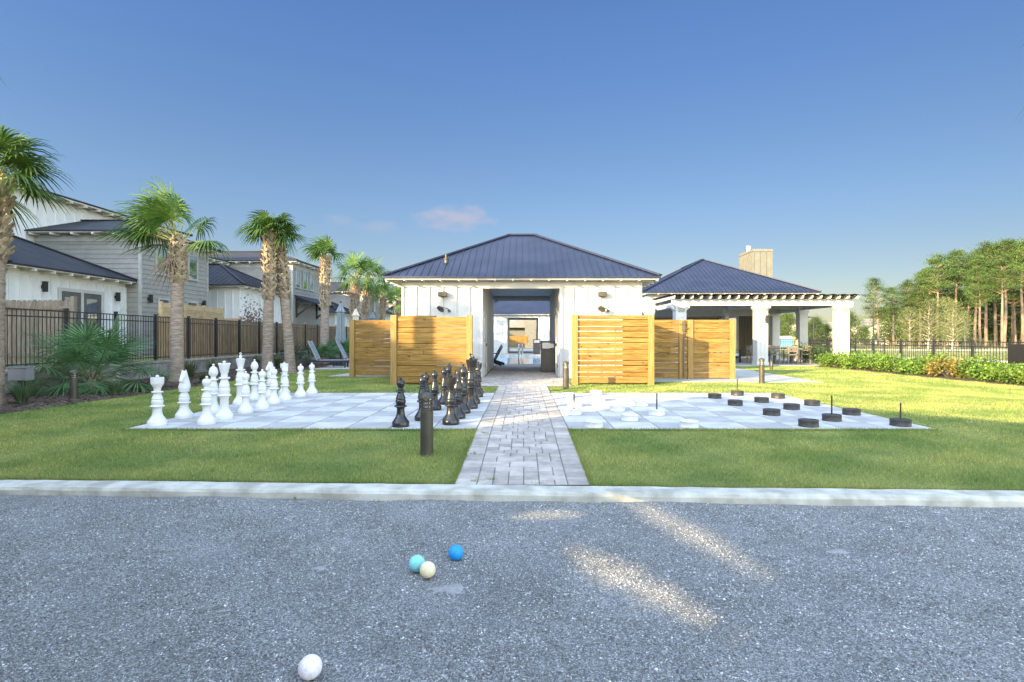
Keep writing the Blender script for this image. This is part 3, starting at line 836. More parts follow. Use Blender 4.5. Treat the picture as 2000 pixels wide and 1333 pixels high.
# return panels that tie the front screens to the back ones
def return_screen(label, x, y0, y1, ztop, seed):
    root = thing('timber_screen', label, 'privacy screen', (x, (y0 + y1) / 2, 0), 0, 'timber privacy screens')
    r = random.Random(seed); mb = MB(); z = .05; k = 0; cy = (y0 + y1) / 2
    while z < ztop - .05:
        h = min(.165 if k % 2 == 0 else .118, ztop - .005 - z)
        mb.box(-.018, .018, y0 - cy, y1 - cy, z, z + h, r.uniform(.72, 1.14)); z += h + .018; k += 1
    mb.build('boards', M['wood'], root, bevel=.003)
    pb = MB(); pb.box(-.07, .07, y1 - cy - .16, y1 - cy - .02, -.05, ztop + .0); pb.build('post', M['woodpost'], root, bevel=.008)
    return root
return_screen('short timber return panel running back from the front right screen', 3.56, 15.41, 17.22, 1.90, 6)
return_screen('short timber return panel running back from the front left screen', -3.62, 15.46, 18.46, 1.88, 7)

# ------------------------------------------------------------------ the open pavilion, its pergola and chimney
root = thing('pavilion', 'open sided white pavilion with navy metal pyramid roof right of the pool house', 'pavilion', (11.09, 29.9, 0))
X0, X1, Y0, Y1, ZE = -4.25, 4.25, 0.0, 13.0, 3.60
r = MB(); hip_roof(r, X0 - .5, X1 + .5, Y0 - .5, Y1 + .5, ZE + .15, .5, rib=.25, th=.072); r.build('roof', M['roof'], root)
so = MB(); so.box(X0 - .45, X1 + .45, Y0 - .45, Y1 + .45, ZE + .05, ZE + .085)
for i in range(14):
    x = X0 - .35 + (X1 - X0 + .7) * i / 13; so.box(x - .025, x + .025, -.51, -.05, ZE + .005, ZE + .048)
for i in range(20):
    y = Y0 - .2 + (Y1 - Y0 + .4) * i / 19
    so.box(X0 - .51, X0 - .05, y - .025, y + .025, ZE + .005, ZE + .048); so.box(X1 + .05, X1 + .51, y - .025, y + .025, ZE + .005, ZE + .048)
so.build('soffit', M['soffit'], root)
b = MB()
for x in (X0, X1): b.box(x - .15, x + .15, Y0, Y1, 2.75, ZE + .047)
b.box(X0 + .152, X1 - .152, Y0 - .0, Y0 + .3, 2.85, ZE + .047); b.box(X0 + .152, X1 - .152, Y1 - .3, Y1, 2.75, ZE + .047)
b.box(X0 + .152, X1 - .152, 3.1, 3.35, 2.6, ZE + .047)
b.build('beams', M['white'], root)
for x, y in ((X0, .15), (-.05, .15), (X1 - .2, .15), (X1 - .2, 3.4), (X0, 6.5), (X1 - .2, 8.6), (X0, 12.8), (X1 - .2, 12.8)):
    c = MB(); wv = .22 if x != -.05 else .10
    c.box(x - wv, x + wv, y - wv, y + wv, 0, 2.86)
    c.box(x - wv - .04, x + wv + .04, y - wv - .04, y + wv + .04, 0, .18); c.box(x - wv - .04, x + wv + .04, y - wv - .04, y + wv + .04, 2.62, 2.84)
    c.build('column', M['white'], root)
pn = MB()   # low back wall of the bar
pn.box(X0 + .3, X1 - 1.4, 9.5, 9.7, 0, 2.7); battens(pn, (X0 + .3, 9.5, 0), Vector((1, 0, 0)), Vector((0, -1, 0)), X1 - X0 - 1.7, 0, 2.7)
pn.build('back_wall', M['chim'], root)
ch = MB(); cx0, cx1, cy0, cy1, cz = 3.86, 5.12, 6.1, 8.3, 7.05
ch.box(cx0, cx1, cy0, cy1, 0, cz)
battens(ch, (cx0, cy0, 0), Vector((1, 0, 0)), Vector((0, -1, 0)), cx1 - cx0, 0, cz - .18, step=.42, wdt=.05)
battens(ch, (cx0, cy0, 0), Vector((0, 1, 0)), Vector((-1, 0, 0)), cy1 - cy0, 0, cz - .18, step=.45, wdt=.05)
c = ch.build('chimney', M['chim'], root)
k = MB(); k.box(cx0 - .035, cx1 + .035, cy0 - .035, cy1 + .035, cz - .14, cz + .02); k.build('chimney_cap', M['chim'], c)
k = MB(); k.lathe([(0, 0), (.15, 0), (.15, .16), (.21, .16), (.21, .22), (.15, .23), (.15, .30), (.21, .31), (.21, .34), (.0, .37)], 20)
k.build('flue', M['steel'], c, loc=((cx0 + cx1) / 2 - .5, (cy0 + cy1) / 2, cz + .02))

root = thing('pergola', 'white timber pergola with corrugated top in front of the pavilion', 'pergola', (11.1, 26.0, 0))
for x in (-3.75, .05, 3.85):
    c = MB(); c.box(x - .25, x + .25, -.25, .27, .0, 2.80)
    for s in (-.09, .09): c.box(x + s - .012, x + s + .012, -.265, -.25, .2, 2.3)
    c.box(x - .28, x + .28, -.28, .30, 0.0, .16)
    p = c.build('column', M['white'], root)
    for s in (-1, 1):
        k = MB(); pr = [(.272, 2.55), (.272, 2.798), (.44, 2.798), (.44, 2.72), (.40, 2.68), (.34, 2.62)]
        a = [(x + s * q[0], -.13, q[1]) for q in pr]; bq = [(x + s * q[0], .13, q[1]) for q in pr]
        if s > 0: a, bq = bq, a
        k.face(a); k.face(bq[::-1])
        for i in range(len(pr)):
            j = (i + 1) % len(pr); k.face([a[j], a[i], bq[i], bq[j]])
        k.build('bracket', M['white'], p)
    k = MB(); pr = [(-.272, 2.5), (-.272, 2.798), (-.48, 2.798), (-.48, 2.70), (-.38, 2.6)]
    a = [(x - .13, q[0], q[1]) for q in pr]; bq = [(x + .13, q[0], q[1]) for q in pr]
    k.face(a); k.face(bq[::-1])
    for i in range(len(pr)):
        j = (i + 1) % len(pr); k.face([a[j], a[i], bq[i], bq[j]])
    k.build('bracket', M['white'], p)
b = MB()
b.box(-4.1, 4.32, -.17, .17, 2.80, 3.10)
for x in (-3.75, .05, 3.85): b.box(x - .12, x + .12, .172, 3.9, 2.78, 3.05)
b.build('beam', M['white'], root)
rf = MB()
n = 20
for i in range(n + 1):
    x = -4.15 + 8.45 * i / n
    pr = [(-.62, 3.20), (-.55, 3.103), (3.7, 3.103), (3.7, 3.26), (-.62, 3.26)]
    a = [(x - .035, q[0], q[1]) for q in pr]; bq = [(x + .035, q[0], q[1]) for q in pr]
    rf.face(a[::-1]); rf.face(bq)
    for q in range(len(pr)):
        j = (q + 1) % len(pr); rf.face([a[q], a[j], bq[j], bq[q]])
rf.build('rafters', M['white'], root)
cs = MB(); n = 108
for i in range(n):
    xa, xb = -4.35 + 8.75 * i / n, -4.35 + 8.75 * (i + 1) / n
    za, zb = 3.285 + .02 * math.sin(i * math.pi / 3), 3.285 + .02 * math.sin((i + 1) * math.pi / 3)
    pa = [(xa, -.75, za), (xb, -.75, zb), (xb, 3.75, zb + .06), (xa, 3.75, za + .06)]
    cs.face(pa); cs.face([(p[0], p[1], p[2] - .012) for p in pa[::-1]])
cs.build('corrugated_sheet', M['shingle'], root)
wall_lamp(root, (.27 - .0 + .05 - .13, -.285, 2.15), (0, -1, 0), M['black'], .34)

# ------------------------------------------------------------------ houses along the left
def house(dx, dy, dz, label, seed=1, awning=False, doors=True, wing_front=True, upper=((0.9, .95), (3.2, .8)), lower=((1.05, .8, .2), (2.2, .5, 1.2), (3.1, .9, 1.2)), tall=6.68):
    rt = thing('house', label, 'house', (-16 + dx, 23.1 + dy, .6 + dz), 0, 'row of two storey houses')
    X, Y = Vector((1, 0, 0)), Vector((0, 1, 0))
    # grey block
    b = MB(); b.box(-4.4, 0, 0, 4.9, -2, 5.02)
    lap(b, (-4.4, 0, 0), X, -Y, 4.4, -1, 5.0); lap(b, (0, 0, 0), Y, X, 4.9, -1, 5.0)
    b.build('siding_wall', M['siding'], rt)
    t = MB()
    for x, y in ((0, 0), (0, 4.9)): t.box(x - .06, x + .04, y - .04 if y == 0 else y - .06, y + .06 if y == 0 else y + .04, -1, 4.98)
    t.box(-4.44, .045, -.05, -.0, 4.72, 5.0); t.box(0.0, .05, -.0, 4.93, 4.72, 5.0)
    t.build('corner_trim', M['trim'], rt)
    r = MB(); hip_roof(r, -9, .5, -.5, 5.4, 5.12, .33, rib=0); r.build('roof', M['shingle'], rt)
    so = MB(); so.box(-4.9, .46, -.46, 5.36, 5.02, 5.058)
    for i in range(6): so.box(-4.2 + i * .85, -4.14 + i * .85, -.52, -.06, 4.93, 5.018)
    for i in range(7): so.box(.06, .52, -.2 + i * .85, -.14 + i * .85, 4.93, 5.018)
    so.build('soffit', M['soffit'], rt)
    # tall white block behind
    b = MB(); b.box(-14, -4.4, -5, 9.6, -2, tall); battens(b, (-4.4, -5, 0), Y, X, 14.6, 0, tall - .28, .5); battens(b, (-14, -5, 0), X, -Y, 9.6, 0, tall - .28, .5)
    b.build('tall_wall', M['house_white'], rt)
    r = MB(); hip_roof(r, -14.5, -3.85, -5.5, 10.1, tall + .15, .22, rib=0); r.build('tall_roof', M['shingle'], rt)
    so = MB(); so.box(-14.4, -3.9, -5.4, 10.0, tall + .02, tall + .088)
    for i in range(19): so.box(-4.34, -3.83, -5.2 + i * .8, -5.14 + i * .8, tall - .08, tall + .017)
    so.build('tall_soffit', M['soffit'], rt)
    # single storey white wing
    b = MB(); b.box(-6.4, -.6, -5.3, -.0, -2, 2.98)
    sk = ((1.9, 4.0, 2.55),) if doors else ()
    battens(b, (-.6, -5.3, 0), Y, X, 5.3, 0, 2.78, .42, skip=sk); battens(b, (-6.4, -5.3, 0), X, -Y, 5.8, 0, 2.78, .42)
    b.build('wing_wall', M['house_white'], rt)
    r = MB(); hip_roof(r, -7.6, -.1, -5.8, -.035, 3.08, .5, rib=.28 if dy > 0 else 0); r.build('wing_roof', M['shingle'], rt)
    so = MB(); so.box(-7, -.13, -5.77, -.06, 2.985, 3.02)
    for i in range(8): so.box(-.58, -.08, -5.6 + i * .74, -5.55 + i * .74, 2.9, 2.983)
    so.build('wing_soffit', M['soffit'], rt)
    if doors:
        fr = MB(); o = (-.6, -3.4, 0)
        for a, c, z0, z1 in ((0, .12, 0, 2.5), (2.0, 2.12, 0, 2.5), (.12, 2.0, 2.38, 2.5), (1.0, 1.12, 0, 2.38)): fr.fbox(o, Y, X, (a, c), (0, .06), (z0, z1))
        f = fr.build('patio_doors', M['white'], rt)
        for a in (.12, 1.12):
            d = MB()
            for p, q, z0, z1 in ((0, .16, 0, 2.38), (.72, .88, 0, 2.38), (.16, .72, 2.18, 2.38), (.16, .72, 0, .35)): d.fbox((-.6, -3.4 + a, 0), Y, X, (p, q), (0, .04), (z0, z1))
            leaf = d.build('door_leaf', M['door'], f)
            g = MB(); g.fbox((-.6, -3.4 + a, 0), Y, X, (.15, .73), (.003, .02), (.34, 2.19))
            g.build('door_pane', M['glass'], f)
        wall_lamp(rt, (-.58, -4.05, 2.45), (1, 0, 0), M['black'], .34); wall_lamp(rt, (-.58, -.62, 2.35), (1, 0, 0), M['black'], .34)
    for y, wd in upper: window(rt, (.028, y, 0), Y, X, wd, 3.45, 4.70, M['trim'])
    for y, wd, z0 in lower: window(rt, (.028, y, 0), Y, X, wd, z0, 2.45, M['trim'])
    wall_lamp(rt, (.03, .45, 2.35), (1, 0, 0), M['black'], .32); wall_lamp(rt, (.03, 4.4, 2.35), (1, 0, 0), M['black'], .32)
    if awning:
        a = MB(); pa = [(0.03, .3, 3.0), (1.35, .3, 2.55), (1.35, 4.2, 2.55), (.03, 4.2, 3.0)]
        a.face(pa); a.face([(p[0], p[1], p[2] - .10) for p in pa[::-1]])
        for i in range(4):
            j = (i + 1) % 4; p, q = pa[i], pa[j]; a.face([(p[0], p[1], p[2] - .1), (q[0], q[1], q[2] - .1), q, p])
        aw = a.build('awning', M['roof'], rt)
        for y in (.5, 4.0):
            k = MB(); k.beam((.06, y, 1.55), (.06, y, 2.75), .1, .1, up=(1, 0, 0)); k.beam((.06, y, 2.52), (1.2, y, 2.46), .1, .1); k.beam((.08, y, 1.65), (1.0, y, 2.42), .09, .09)
            k.build('brace', M['black'], aw)
    return rt
house(0, 0, 0, 'nearest grey sided house with white patio door wing at the left')
house(1.3, 12.1, .45, 'second grey house with three tall upper windows and a bracketed awning', awning=True, tall=4.9, doors=False, upper=((.4, .75), (1.55, .75), (2.7, .75)), lower=())
house(2.3, 24.2, -.45, 'third house partly hidden behind the palm trunks and umbrella', doors=False, tall=4.9)
house(2.4, 36.0, .05, 'farthest house of the row just left of the pool house', doors=False, tall=4.9, upper=((.4, .9), (1.6, .9), (2.8, .9)))
house(0, -12.5, 0, 'house of the same row standing before the frame at far left', doors=False)
house(-1.2, -25.0, 0, 'house of the same row behind the camera at left', doors=False)

# retaining wall
root = thing('retaining_wall', 'low grey block retaining wall below the black fence at left', 'wall', (-11.5, 20, 0))
mb = MB(); wr = random.Random(2)
for c in range(3):
    y = -16 + (c % 2) * .2
    while y < 20:
        L = wr.choice([.3, .4, .4, .5]); mb.box(-.25 + wr.uniform(-.004, .004), wr.uniform(-.008, .008), y + .004, y + L - .004, -.15 + c * .215, -.15 + c * .215 + .21, wr.uniform(.78, 1.15)); y += L
mb.build('blocks', M['wallstone'], root, bevel=.008)
mb = MB(); y = -16
while y < 20:
    mb.box(-.30, .04, y + .003, y + .597, .497, .565, wr.uniform(.9, 1.12) * 1.15); y += .6
mb.build('cap_stones', M['wallstone'], root, bevel=.008)

# ------------------------------------------------------------------ fences
def picket_fence(name, label, pts, z0, z1, step, group=None, rails=(.0, .16), gate=None):
    """black metal fence along pts; posts and panels are parts"""
    root = thing(name, label, 'fence', (pts[0][0], pts[0][1], 0), 0, group); o = Vector((pts[0][0], pts[0][1], 0))
    for (xa, ya), (xb, yb) in zip(pts[:-1], pts[1:]):
        L = math.hypot(xb - xa, yb - ya); k = max(1, int(round(L / step)))
        for i in range(k):
            a = Vector((xa + (xb - xa) * i / k, ya + (yb - ya) * i / k, 0)) - o; b = Vector((xa + (xb - xa) * (i + 1) / k, ya + (yb - ya) * (i + 1) / k, 0)) - o
            u = (b - a).normalized(); n = Vector((-u.y, u.x, 0)); ln = (b - a).length
            p = MB(); p.fbox(a, u, n, (-.035, .035), (-.035, .035), (z0, z1 + .05)); p.fbox(a, u, n, (-.042, .042), (-.042, .042), (z1 + .05, z1 + .07))
            p.build('post', M['black'], root)
            q = MB()
            for zr in (z1 - rails[0], z1 - rails[1], z0 + .12): q.fbox(a, u, n, (.036, ln - .036), (-.014, .014), (zr - .03, zr))
            m_ = int(ln / .115); 
            for j in range(1, m_):
                s = ln * j / m_; q.fbox(a, u, n, (s - .008, s + .008), (-.006, .006), (z0 + .05, z1 - .001))
            q.build('panel', M['black'], root)
    a = Vector((pts[-1][0], pts[-1][1], 0)) - o
    p = MB(); p.box(a.x - .035, a.x + .035, a.y - .035, a.y + .035, z0, z1 + .05); p.build('post', M['black'], root)
    return root
picket_fence('metal_fence', 'black metal picket fence on the retaining wall at left', [(-11.68, 12.4), (-11.68, 40)], .57, 1.98, 1.75, 'black metal fences')
picket_fence('metal_fence', 'black metal picket fence behind the bright shrubs at right', [(15.35, 11.75), (15.35, 29.6)], .0, 1.17, 1.79, 'black metal fences')
picket_fence('metal_fence', 'black metal picket fence seen between the pavilion columns', [(16.0, 36.0), (23.5, 36.0)], .0, 1.20, 1.79, 'black metal fences')
mb = MB(); mb.box(-.012, .012, -2.6, -.0, -.5, .5)
root = thing('windscreen_panel', 'dark solid mesh panel on the fence at the right edge of the frame', 'panel', (15.28, 17.4, .60))
mb.build('mesh_sheet', M['black'], root)
mb = MB(); mb.box(-.02, .02, -2.62, -2.56, -.55, .56); mb.box(-.02, .02, -.04, .02, -.55, .56); mb.build('frame', M['black'], root)

def board_fence(label, p0, p1, z0, z1, m, horizontal=False, cat='fence', scallop=False, step=2.4, post_proud=.1):
    root = thing('board_fence', label, cat, (p0[0], p0[1], 0)); r = random.Random(label)
    o = Vector((0, 0, 0)); d = Vector((p1[0] - p0[0], p1[1] - p0[1], 0)); L = d.length; u = d.normalized(); n = Vector((u.y, -u.x, 0))
    mb = MB()
    if horizontal:
        z = z0
        while z < z1 - .02:
            h = min(.14, z1 - z); mb.fbox(o, u, n, (0, L), (0, .02), (z, z + h - .008), r.uniform(.82, 1.1)); z += .14
    else:
        s = 0
        while s < L - .05:
            wd = min(.14, L - s); top = z1 + r.uniform(-.01, .01); t = r.uniform(.75, 1.15)
            mb.fbox(o, u, n, (s, s + wd - .006), (0, .02), (z0, top - .03), t)
            if scallop:
                mb.fbox(o, u, n, (s + .022, s + wd - .028), (0, .02), (top - .03, top), t)
            else: mb.fbox(o, u, n, (s, s + wd - .006), (0, .02), (top - .03, top), t)
            s += .14
        for zr in (z0 + .3, z1 - .25): mb.fbox(o, u, n, (0, L), (-.04, 0), (zr, zr + .09), .9)
        if scallop: mb.fbox(o, u, n, (0, L), (.021, .05), (z1 - .30, z1 - .12), 1.05)
    mb.build('boards', m, root)
    k = max(1, int(round(L / step)))
    for i in range(k + 1):
        s = L * i / k; p = MB(); p.fbox(o, u, n, (s - .05, s + .05), (-.05, .05 if not horizontal else .045), (z0, z1 + post_proud)); p.build('post', m, root)
    return root
board_fence('greyed privacy fence with notched board tops beside the big palmetto', (-11.95, 14.7), (-20, 14.7), .5, 2.30, M['wood_grey'], scallop=True)
board_fence('tan horizontal board fence in front of the nearest house', (-12.25, 18.7), (-12.25, 22.5), .5, 2.50, M['wood_tan'], True, step=1.25, post_proud=.03)
board_fence('long brown privacy fence behind the black pickets', (-12.20, 18.4), (-12.20, 36), .5, 2.02, M['wood_old'])
board_fence('brown divider fence between the second and third yards', (-12.6, 24.6), (-15.2, 24.6), .5, 2.15, M['wood_old'])
board_fence('pale yard fence under the third house behind the umbrella', (-12.2, 41), (-18, 41), .3, 2.1, M['wood_tan'], True)
board_fence('golden fence seen through both pool house passages', (-1.75, 62), (.5, 62), .55, 1.5, M['wood'], False)
# ------------------------------------------------------------------ giant chess set
def ped(H, b=.148):
    """turned pedestal up to the collar at height H"""
    return [(0, 0), (b, 0), (b + .003, .012), (b + .003, .062), (b - .010, .080), (b - .022, .088), (b - .026, .10), (b - .045, .122), (b - .068, .155), (b - .078, .20),
            (b - .080, H * .50), (b - .072, H * .515), (b - .070, H * .535), (b - .040, H * .55), (b - .034, H * .565), (b - .040, H * .585), (b - .070, H * .60),
            (b - .062, H * .64), (b - .056, H * .70), (b - .062, H * .74), (b - .070, H * .755), (b - .062, H * .775), (b - .064, H * .80), (b - .088, H * .90), (b - .094, H * .955),
            (b - .060, H * .965), (b - .056, H * .98), (b - .062, H), (b - .095, H + .005)]
def finial(z, r=.024): return [(.010, z - .01), (.020, z), (.012, z + .008), (r, z + .020), (r * 1.05, z + .028), (r * .6, z + .042), (0, z + .046)]
SLIM = .83
def make_piece(kind, m, label, loc, group):
    root = thing('chess_' + kind, label, 'chess ' + kind, loc, 0, group)
    H = {'pawn': .52, 'rook': .50, 'knight': .44, 'bishop': .58, 'queen': .66, 'king': .68}[kind]
    b = {'pawn': .146, 'rook': .150, 'knight': .150, 'bishop': .150, 'queen': .156, 'king': .160}[kind]
    mb = MB(); mb.lathe(ped(H, b), 28); mb.v = [(v[0] * SLIM, v[1] * SLIM, v[2]) for v in mb.v]; mb.build('pedestal', m, root, smooth=True)
    h = MB()
    if kind == 'pawn':
        h.lathe([(.045, H), (.05, H + .02), (.040, H + .035), (.060, H + .06), (.074, H + .09), (.076, H + .105), (.068, H + .135), (.045, H + .152)] + finial(H + .15), 22)
    elif kind == 'rook':
        h.lathe([(.052, H), (.058, H + .05), (.085, H + .09), (.098, H + .105), (.102, H + .12), (.104, H + .19), (.090, H + .192), (.086, H + .165), (.02, H + .175)], 24)
        for i in range(8):
            a0, a1 = 2 * math.pi * (i - .3) / 8, 2 * math.pi * (i + .3) / 8
            p = [(math.cos(a) * r_, math.sin(a) * r_) for a, r_ in ((a0, .084), (a0, .104), (a1, .104), (a1, .084))]
            h.hexa([(q[0], q[1], H + .188) for q in p] + [(q[0], q[1], H + .205) for q in p])
        h.lathe(finial(H + .195, .026), 14)
    elif kind == 'bishop':
        h.lathe([(.05, H), (.052, H + .02), (.045, H + .035), (.065, H + .06), (.082, H + .10), (.083, H + .125), (.074, H + .165), (.05, H + .20), (.022, H + .218)] + finial(H + .215, .024), 22)
        for i in range(9):
            a = 2 * math.pi * i / 9
            h.tube([(math.cos(a) * .074, math.sin(a) * .074, H + .07), (math.cos(a) * .086, math.sin(a) * .086, H + .115), (math.cos(a) * .06, math.sin(a) * .06, H + .19)], .006, 5)
    elif kind in ('queen', 'king'):
        q = kind == 'queen'
        h.lathe([(.055, H), (.060, H + .03), (.056, H + .06), (.070, H + .12), (.098 if q else .092, H + .19), (.100 if q else .095, H + .205), (.088, H + .208), (.075, H + .195), (.03, H + .215), (.02, H + .22)], 24)
        n = 9 if q else 12
        for i in range(n):
            a = 2 * math.pi * i / n
            if q: h.ball((math.cos(a) * .092, math.sin(a) * .092, H + .208), .017, 6)
            h.tube([(math.cos(a) * .062, math.sin(a) * .062, H + .06), (math.cos(a) * .096, math.sin(a) * .096, H + .195)], .005, 5)
        if q: h.lathe(finial(H + .215, .030), 14)
        else:
            h.lathe([(.02, H + .215), (.035, H + .235), (.030, H + .26), (.012, H + .27)], 14)
            h.box(-.010, .010, -.008, .008, H + .265, H + .325); h.box(-.028, .028, -.008, .008, H + .288, H + .308)
    else:   # knight: shoulders, arched neck, head turned down the lawn
        def loft(rows):
            n = 16; i0 = len(h.v)
            for (x, y, z, rx, ry, tilt) in rows:
                for j in range(n):
                    a = 2 * math.pi * j / n; px, py = math.cos(a) * rx, math.sin(a) * ry
                    h.v.append((x + px, y + py * math.cos(tilt), z + py * math.sin(tilt)))
            for k in range(len(rows) - 1):
                for j in range(n):
                    a, b_ = i0 + k * n + j, i0 + k * n + (j + 1) % n; h.f.append((a, b_, b_ + n, a + n)); h.t.append(1)
            h.f.append(tuple(i0 + (len(rows) - 1) * n + j for j in range(n))); h.t.append(1)
        z = H
        loft([(0, 0, z - .01, .075, .08, 0), (0, 0, z + .03, .098, .095, 0), (0, .01, z + .065, .105, .10, .1), (0, .015, z + .11, .090, .098, .15), (0, .02, z + .16, .072, .088, .2), (0, .015, z + .21, .060, .078, .15), (0, .0, z + .255, .056, .070, 0), (0, -.01, z + .29, .048, .055, -.2), (0, -.012, z + .312, .025, .03, -.2)])
        loft([(0, -.0, z + .245, .050, .06, -1.2), (0, -.05, z + .22, .046, .055, -1.1), (0, -.095, z + .185, .036, .042, -1.0), (0, -.125, z + .16, .033, .036, -1.0), (0, -.14, z + .148, .02, .02, -1.0)])
        for s in (-1, 1):
            h.tube([(s * .032, .0, z + .28), (s * .036, -.004, z + .315), (s * .030, -.01, z + .335)], [.017, .013, .002], 7)
            h.ball((s * .044, -.045, z + .237), .010, 6)
        for i in range(6): h.tube([(0, .075 + .012 * math.sin(i), z + .07 + i * .035), (0, .105 - .004 * i, z + .085 + i * .038), (0, .08 - .004 * i, z + .11 + i * .036)], [.016, .02, .008], 7)
    h.v = [(v[0] * SLIM, v[1] * SLIM, v[2]) for v in h.v]
    h.build('head', m, root, smooth=True)
    return root
protos = {}
def piece(kind, colr, label, x, y, rz=0):
    key = (kind, colr)
    if key in protos:
        o = copy_tree(protos[key]); o['label'] = label
    else:
        o = make_piece(kind, M['chess_' + colr], label, (0, 0, 0), colr + ' chess pieces'); protos[key] = o
    o.location = (x, y, .0155); o.rotation_euler = (0, 0, rz)
piece('rook', 'white', 'white rook at the front left corner of the chess board', -5.36, 8.10, .3)
piece('knight', 'white', 'white knight between the front white rook and the bishop', -5.42, 8.84, .1)
piece('bishop', 'white', 'white bishop behind the front pawn and left of the queen', -5.29, 9.44)
piece('queen', 'white', 'white queen with flared beaded crown standing forward among the pawns', -4.73, 8.75)
piece('king', 'white', 'white king with a cross, tallest of the white pieces', -5.43, 10.62)
piece('bishop', 'white', 'white bishop just right of the white king', -5.54, 11.40)
piece('knight', 'white', 'white knight on the far half of the board behind a pawn', -5.49, 12.0, -.3)
piece('rook', 'white', 'white rook on the far half of the board behind a pawn', -5.38, 12.45)
for x, y, l in ((-4.71, 8.23, 'white pawn nearest the camera, in front of the white bishop'), (-4.74, 9.44, 'white pawn standing in front of the white king'),
                (-4.73, 10.02, 'white pawn in front of the second white bishop'), (-4.86, 10.78, 'white pawn hiding the far white knight'),
                (-4.92, 11.42, 'white pawn hiding the far white rook'), (-4.86, 12.07, 'white pawn standing clear, second from the far end'),
                (-4.84, 12.66, 'white pawn farthest from the camera at the back corner')):
    piece('pawn', 'white', l, x, y)
piece('rook', 'black', 'black rook nearest the camera, beside the path', -1.075, 8.21)
piece('knight', 'black', 'black knight right behind the near black rook', -1.047, 8.83, .2)
piece('bishop', 'black', 'black bishop between the near knight and the black king', -1.025, 9.44)
piece('king', 'black', 'black king with a cross, tallest of the black pieces', -.96, 10.06)
piece('queen', 'black', 'black queen half hidden behind the black king', -.97, 10.78)
piece('bishop', 'black', 'black bishop hidden behind the black queen', -1.03, 11.40)
piece('knight', 'black', 'black knight next to the farthest black rook', -1.0, 12.02, .3)
piece('rook', 'black', 'black rook at the far right corner of the chess board', -1.03, 12.66)
for x, y, l in ((-1.776, 8.01, 'black pawn standing alone nearest the camera'), (-1.57, 8.62, 'black pawn right behind the near bollard'),
                (-1.63, 9.25, 'black pawn second behind the near bollard'), (-1.58, 9.85, 'black pawn third behind the near bollard'),
                (-1.53, 10.7, 'black pawn left of the near black rook head'), (-1.55, 11.45, 'black pawn in the far half of its row'),
                (-1.66, 12.4, 'black pawn farthest from the camera')):
    piece('pawn', 'black', l, x, y)

# ------------------------------------------------------------------ draughts discs
def disc(colr, px, py, label, stick=0.0, proto={}):
    r = .138 if colr == 'black' else .134
    c = gnd(px, py, .0155); c.y += r * .93; c.x = (px - CX) * c.y / FPX
    if colr in proto:
        o = copy_tree(proto[colr]); o['label'] = label
    else:
        o = thing('draughts_disc', label, 'game disc', (0, 0, 0), 0, colr + ' draughts discs')
        mb = MB()
        mb.lathe([(0, 0), (r - .006, 0), (r, .006), (r, .012), (r - .003, .016), (r - .003, .078), (r, .083), (r, .092), (r - .008, .098), (r - .028, .098), (r - .032, .090), (r * .45, .090), (r * .42, .096), (0, .096)], 40)
        mb.build('puck', M['disc_' + colr], o, smooth=True)
        proto[colr] = o
    o.location = (c.x, c.y, .0155); o.rotation_euler = (0, 0, random.random())
    if stick:
        k = MB(); k.tube([(0, 0, .09), (0.004, 0, .09 + stick)], .011, 10); k.tube([(0, 0, .09), (0, 0, .10)], .02, 10); k.build('lifting_stick', M['black'], o, smooth=True)
W_ = (('nearest white disc, at the front left by the path', 1159.5, 837.8, 0), ('white disc second from the front on the left', 1229.7, 824, 0),
      ('white disc alone at the front middle of the board', 1345.6, 837.8, 0), ('white disc with a dark stick, farther right of the two', 1282.7, 813, .27),
      ('white disc in shade left of the right hand stick disc', 1206, 804.6, 0), ('white disc at the shadow edge behind the right hand stick disc', 1252, 795, 0),
      ('white disc with a dark stick in the sunny strip by the path', 1121, 812, .25), ('sunlit white disc right behind the left stick disc', 1123, 796, 0),
      ('sunlit white disc right of the middle of its group', 1223, 785, 0), ('sunlit white disc left of the middle of its group', 1170, 784, 0),
      ('white disc at the far edge of the board on the grass side', 1164, 773, 0), ('white disc nearest the path at the far edge', 1109, 778, 0))
for l, a, b, s in W_: disc('white', a, b, l, s)
B_ = (('black disc farthest left at the sunny back of the board', 1396, 779.5, 0), ('black disc with a stick at the back edge of the board', 1440, 773.7, .27),
      ('sunlit black disc in front of the back corner disc', 1487.5, 787.5, 0), ('sunlit black disc at the back right corner', 1519.5, 779.5, 0),
      ('black disc below the back stick disc', 1436, 793.7, 0), ('sunlit black disc on the right edge beside the yellow grass', 1586, 793.7, 0),
      ('black disc just inside the shade in the third row', 1546, 801.7, 0), ('black disc left of the middle stick disc', 1507, 813, 0),
      ('black disc on the right edge between the two stick discs', 1663, 812.5, 0), ('black disc with a stick in the middle of the right side', 1624.5, 824.5, .30),
      ('black disc nearest the front edge', 1579, 835.7, 0), ('black disc with a stick at the front right corner', 1758.7, 834.5, .24))
for l, a, b, s in B_: disc('black', a, b, l, s)

# ------------------------------------------------------------------ bocce balls
def ball(label, px, py, Y, r, m, seam=True):
    c = at(px, py, Y)
    mb = MB(); mb.ball((0, 0, 0), r, 20)
    o = mb.build('bocce_ball', m, smooth=True); o.location = (c.x, c.y, -.177 + r - .003); tag(o, label, 'bocce ball', 'balls on the gravel')
    o.rotation_euler = (.4, .3, 0)
ball('bright blue ball lying alone behind the pair', 890.7, 1078, 3.68, .050, M['ball_blue'])
ball('pale aqua ball half behind the cream ball', 814.5, 1105.5, 3.50, .051, M['ball_teal'])
ball('cream ball touching the aqua ball', 835.2, 1111.5, 3.41, .049, M['ball_cream'])
ball('speckled white ball nearest the camera', 605.9, 1302, 2.40, .050, M['ball_white'])

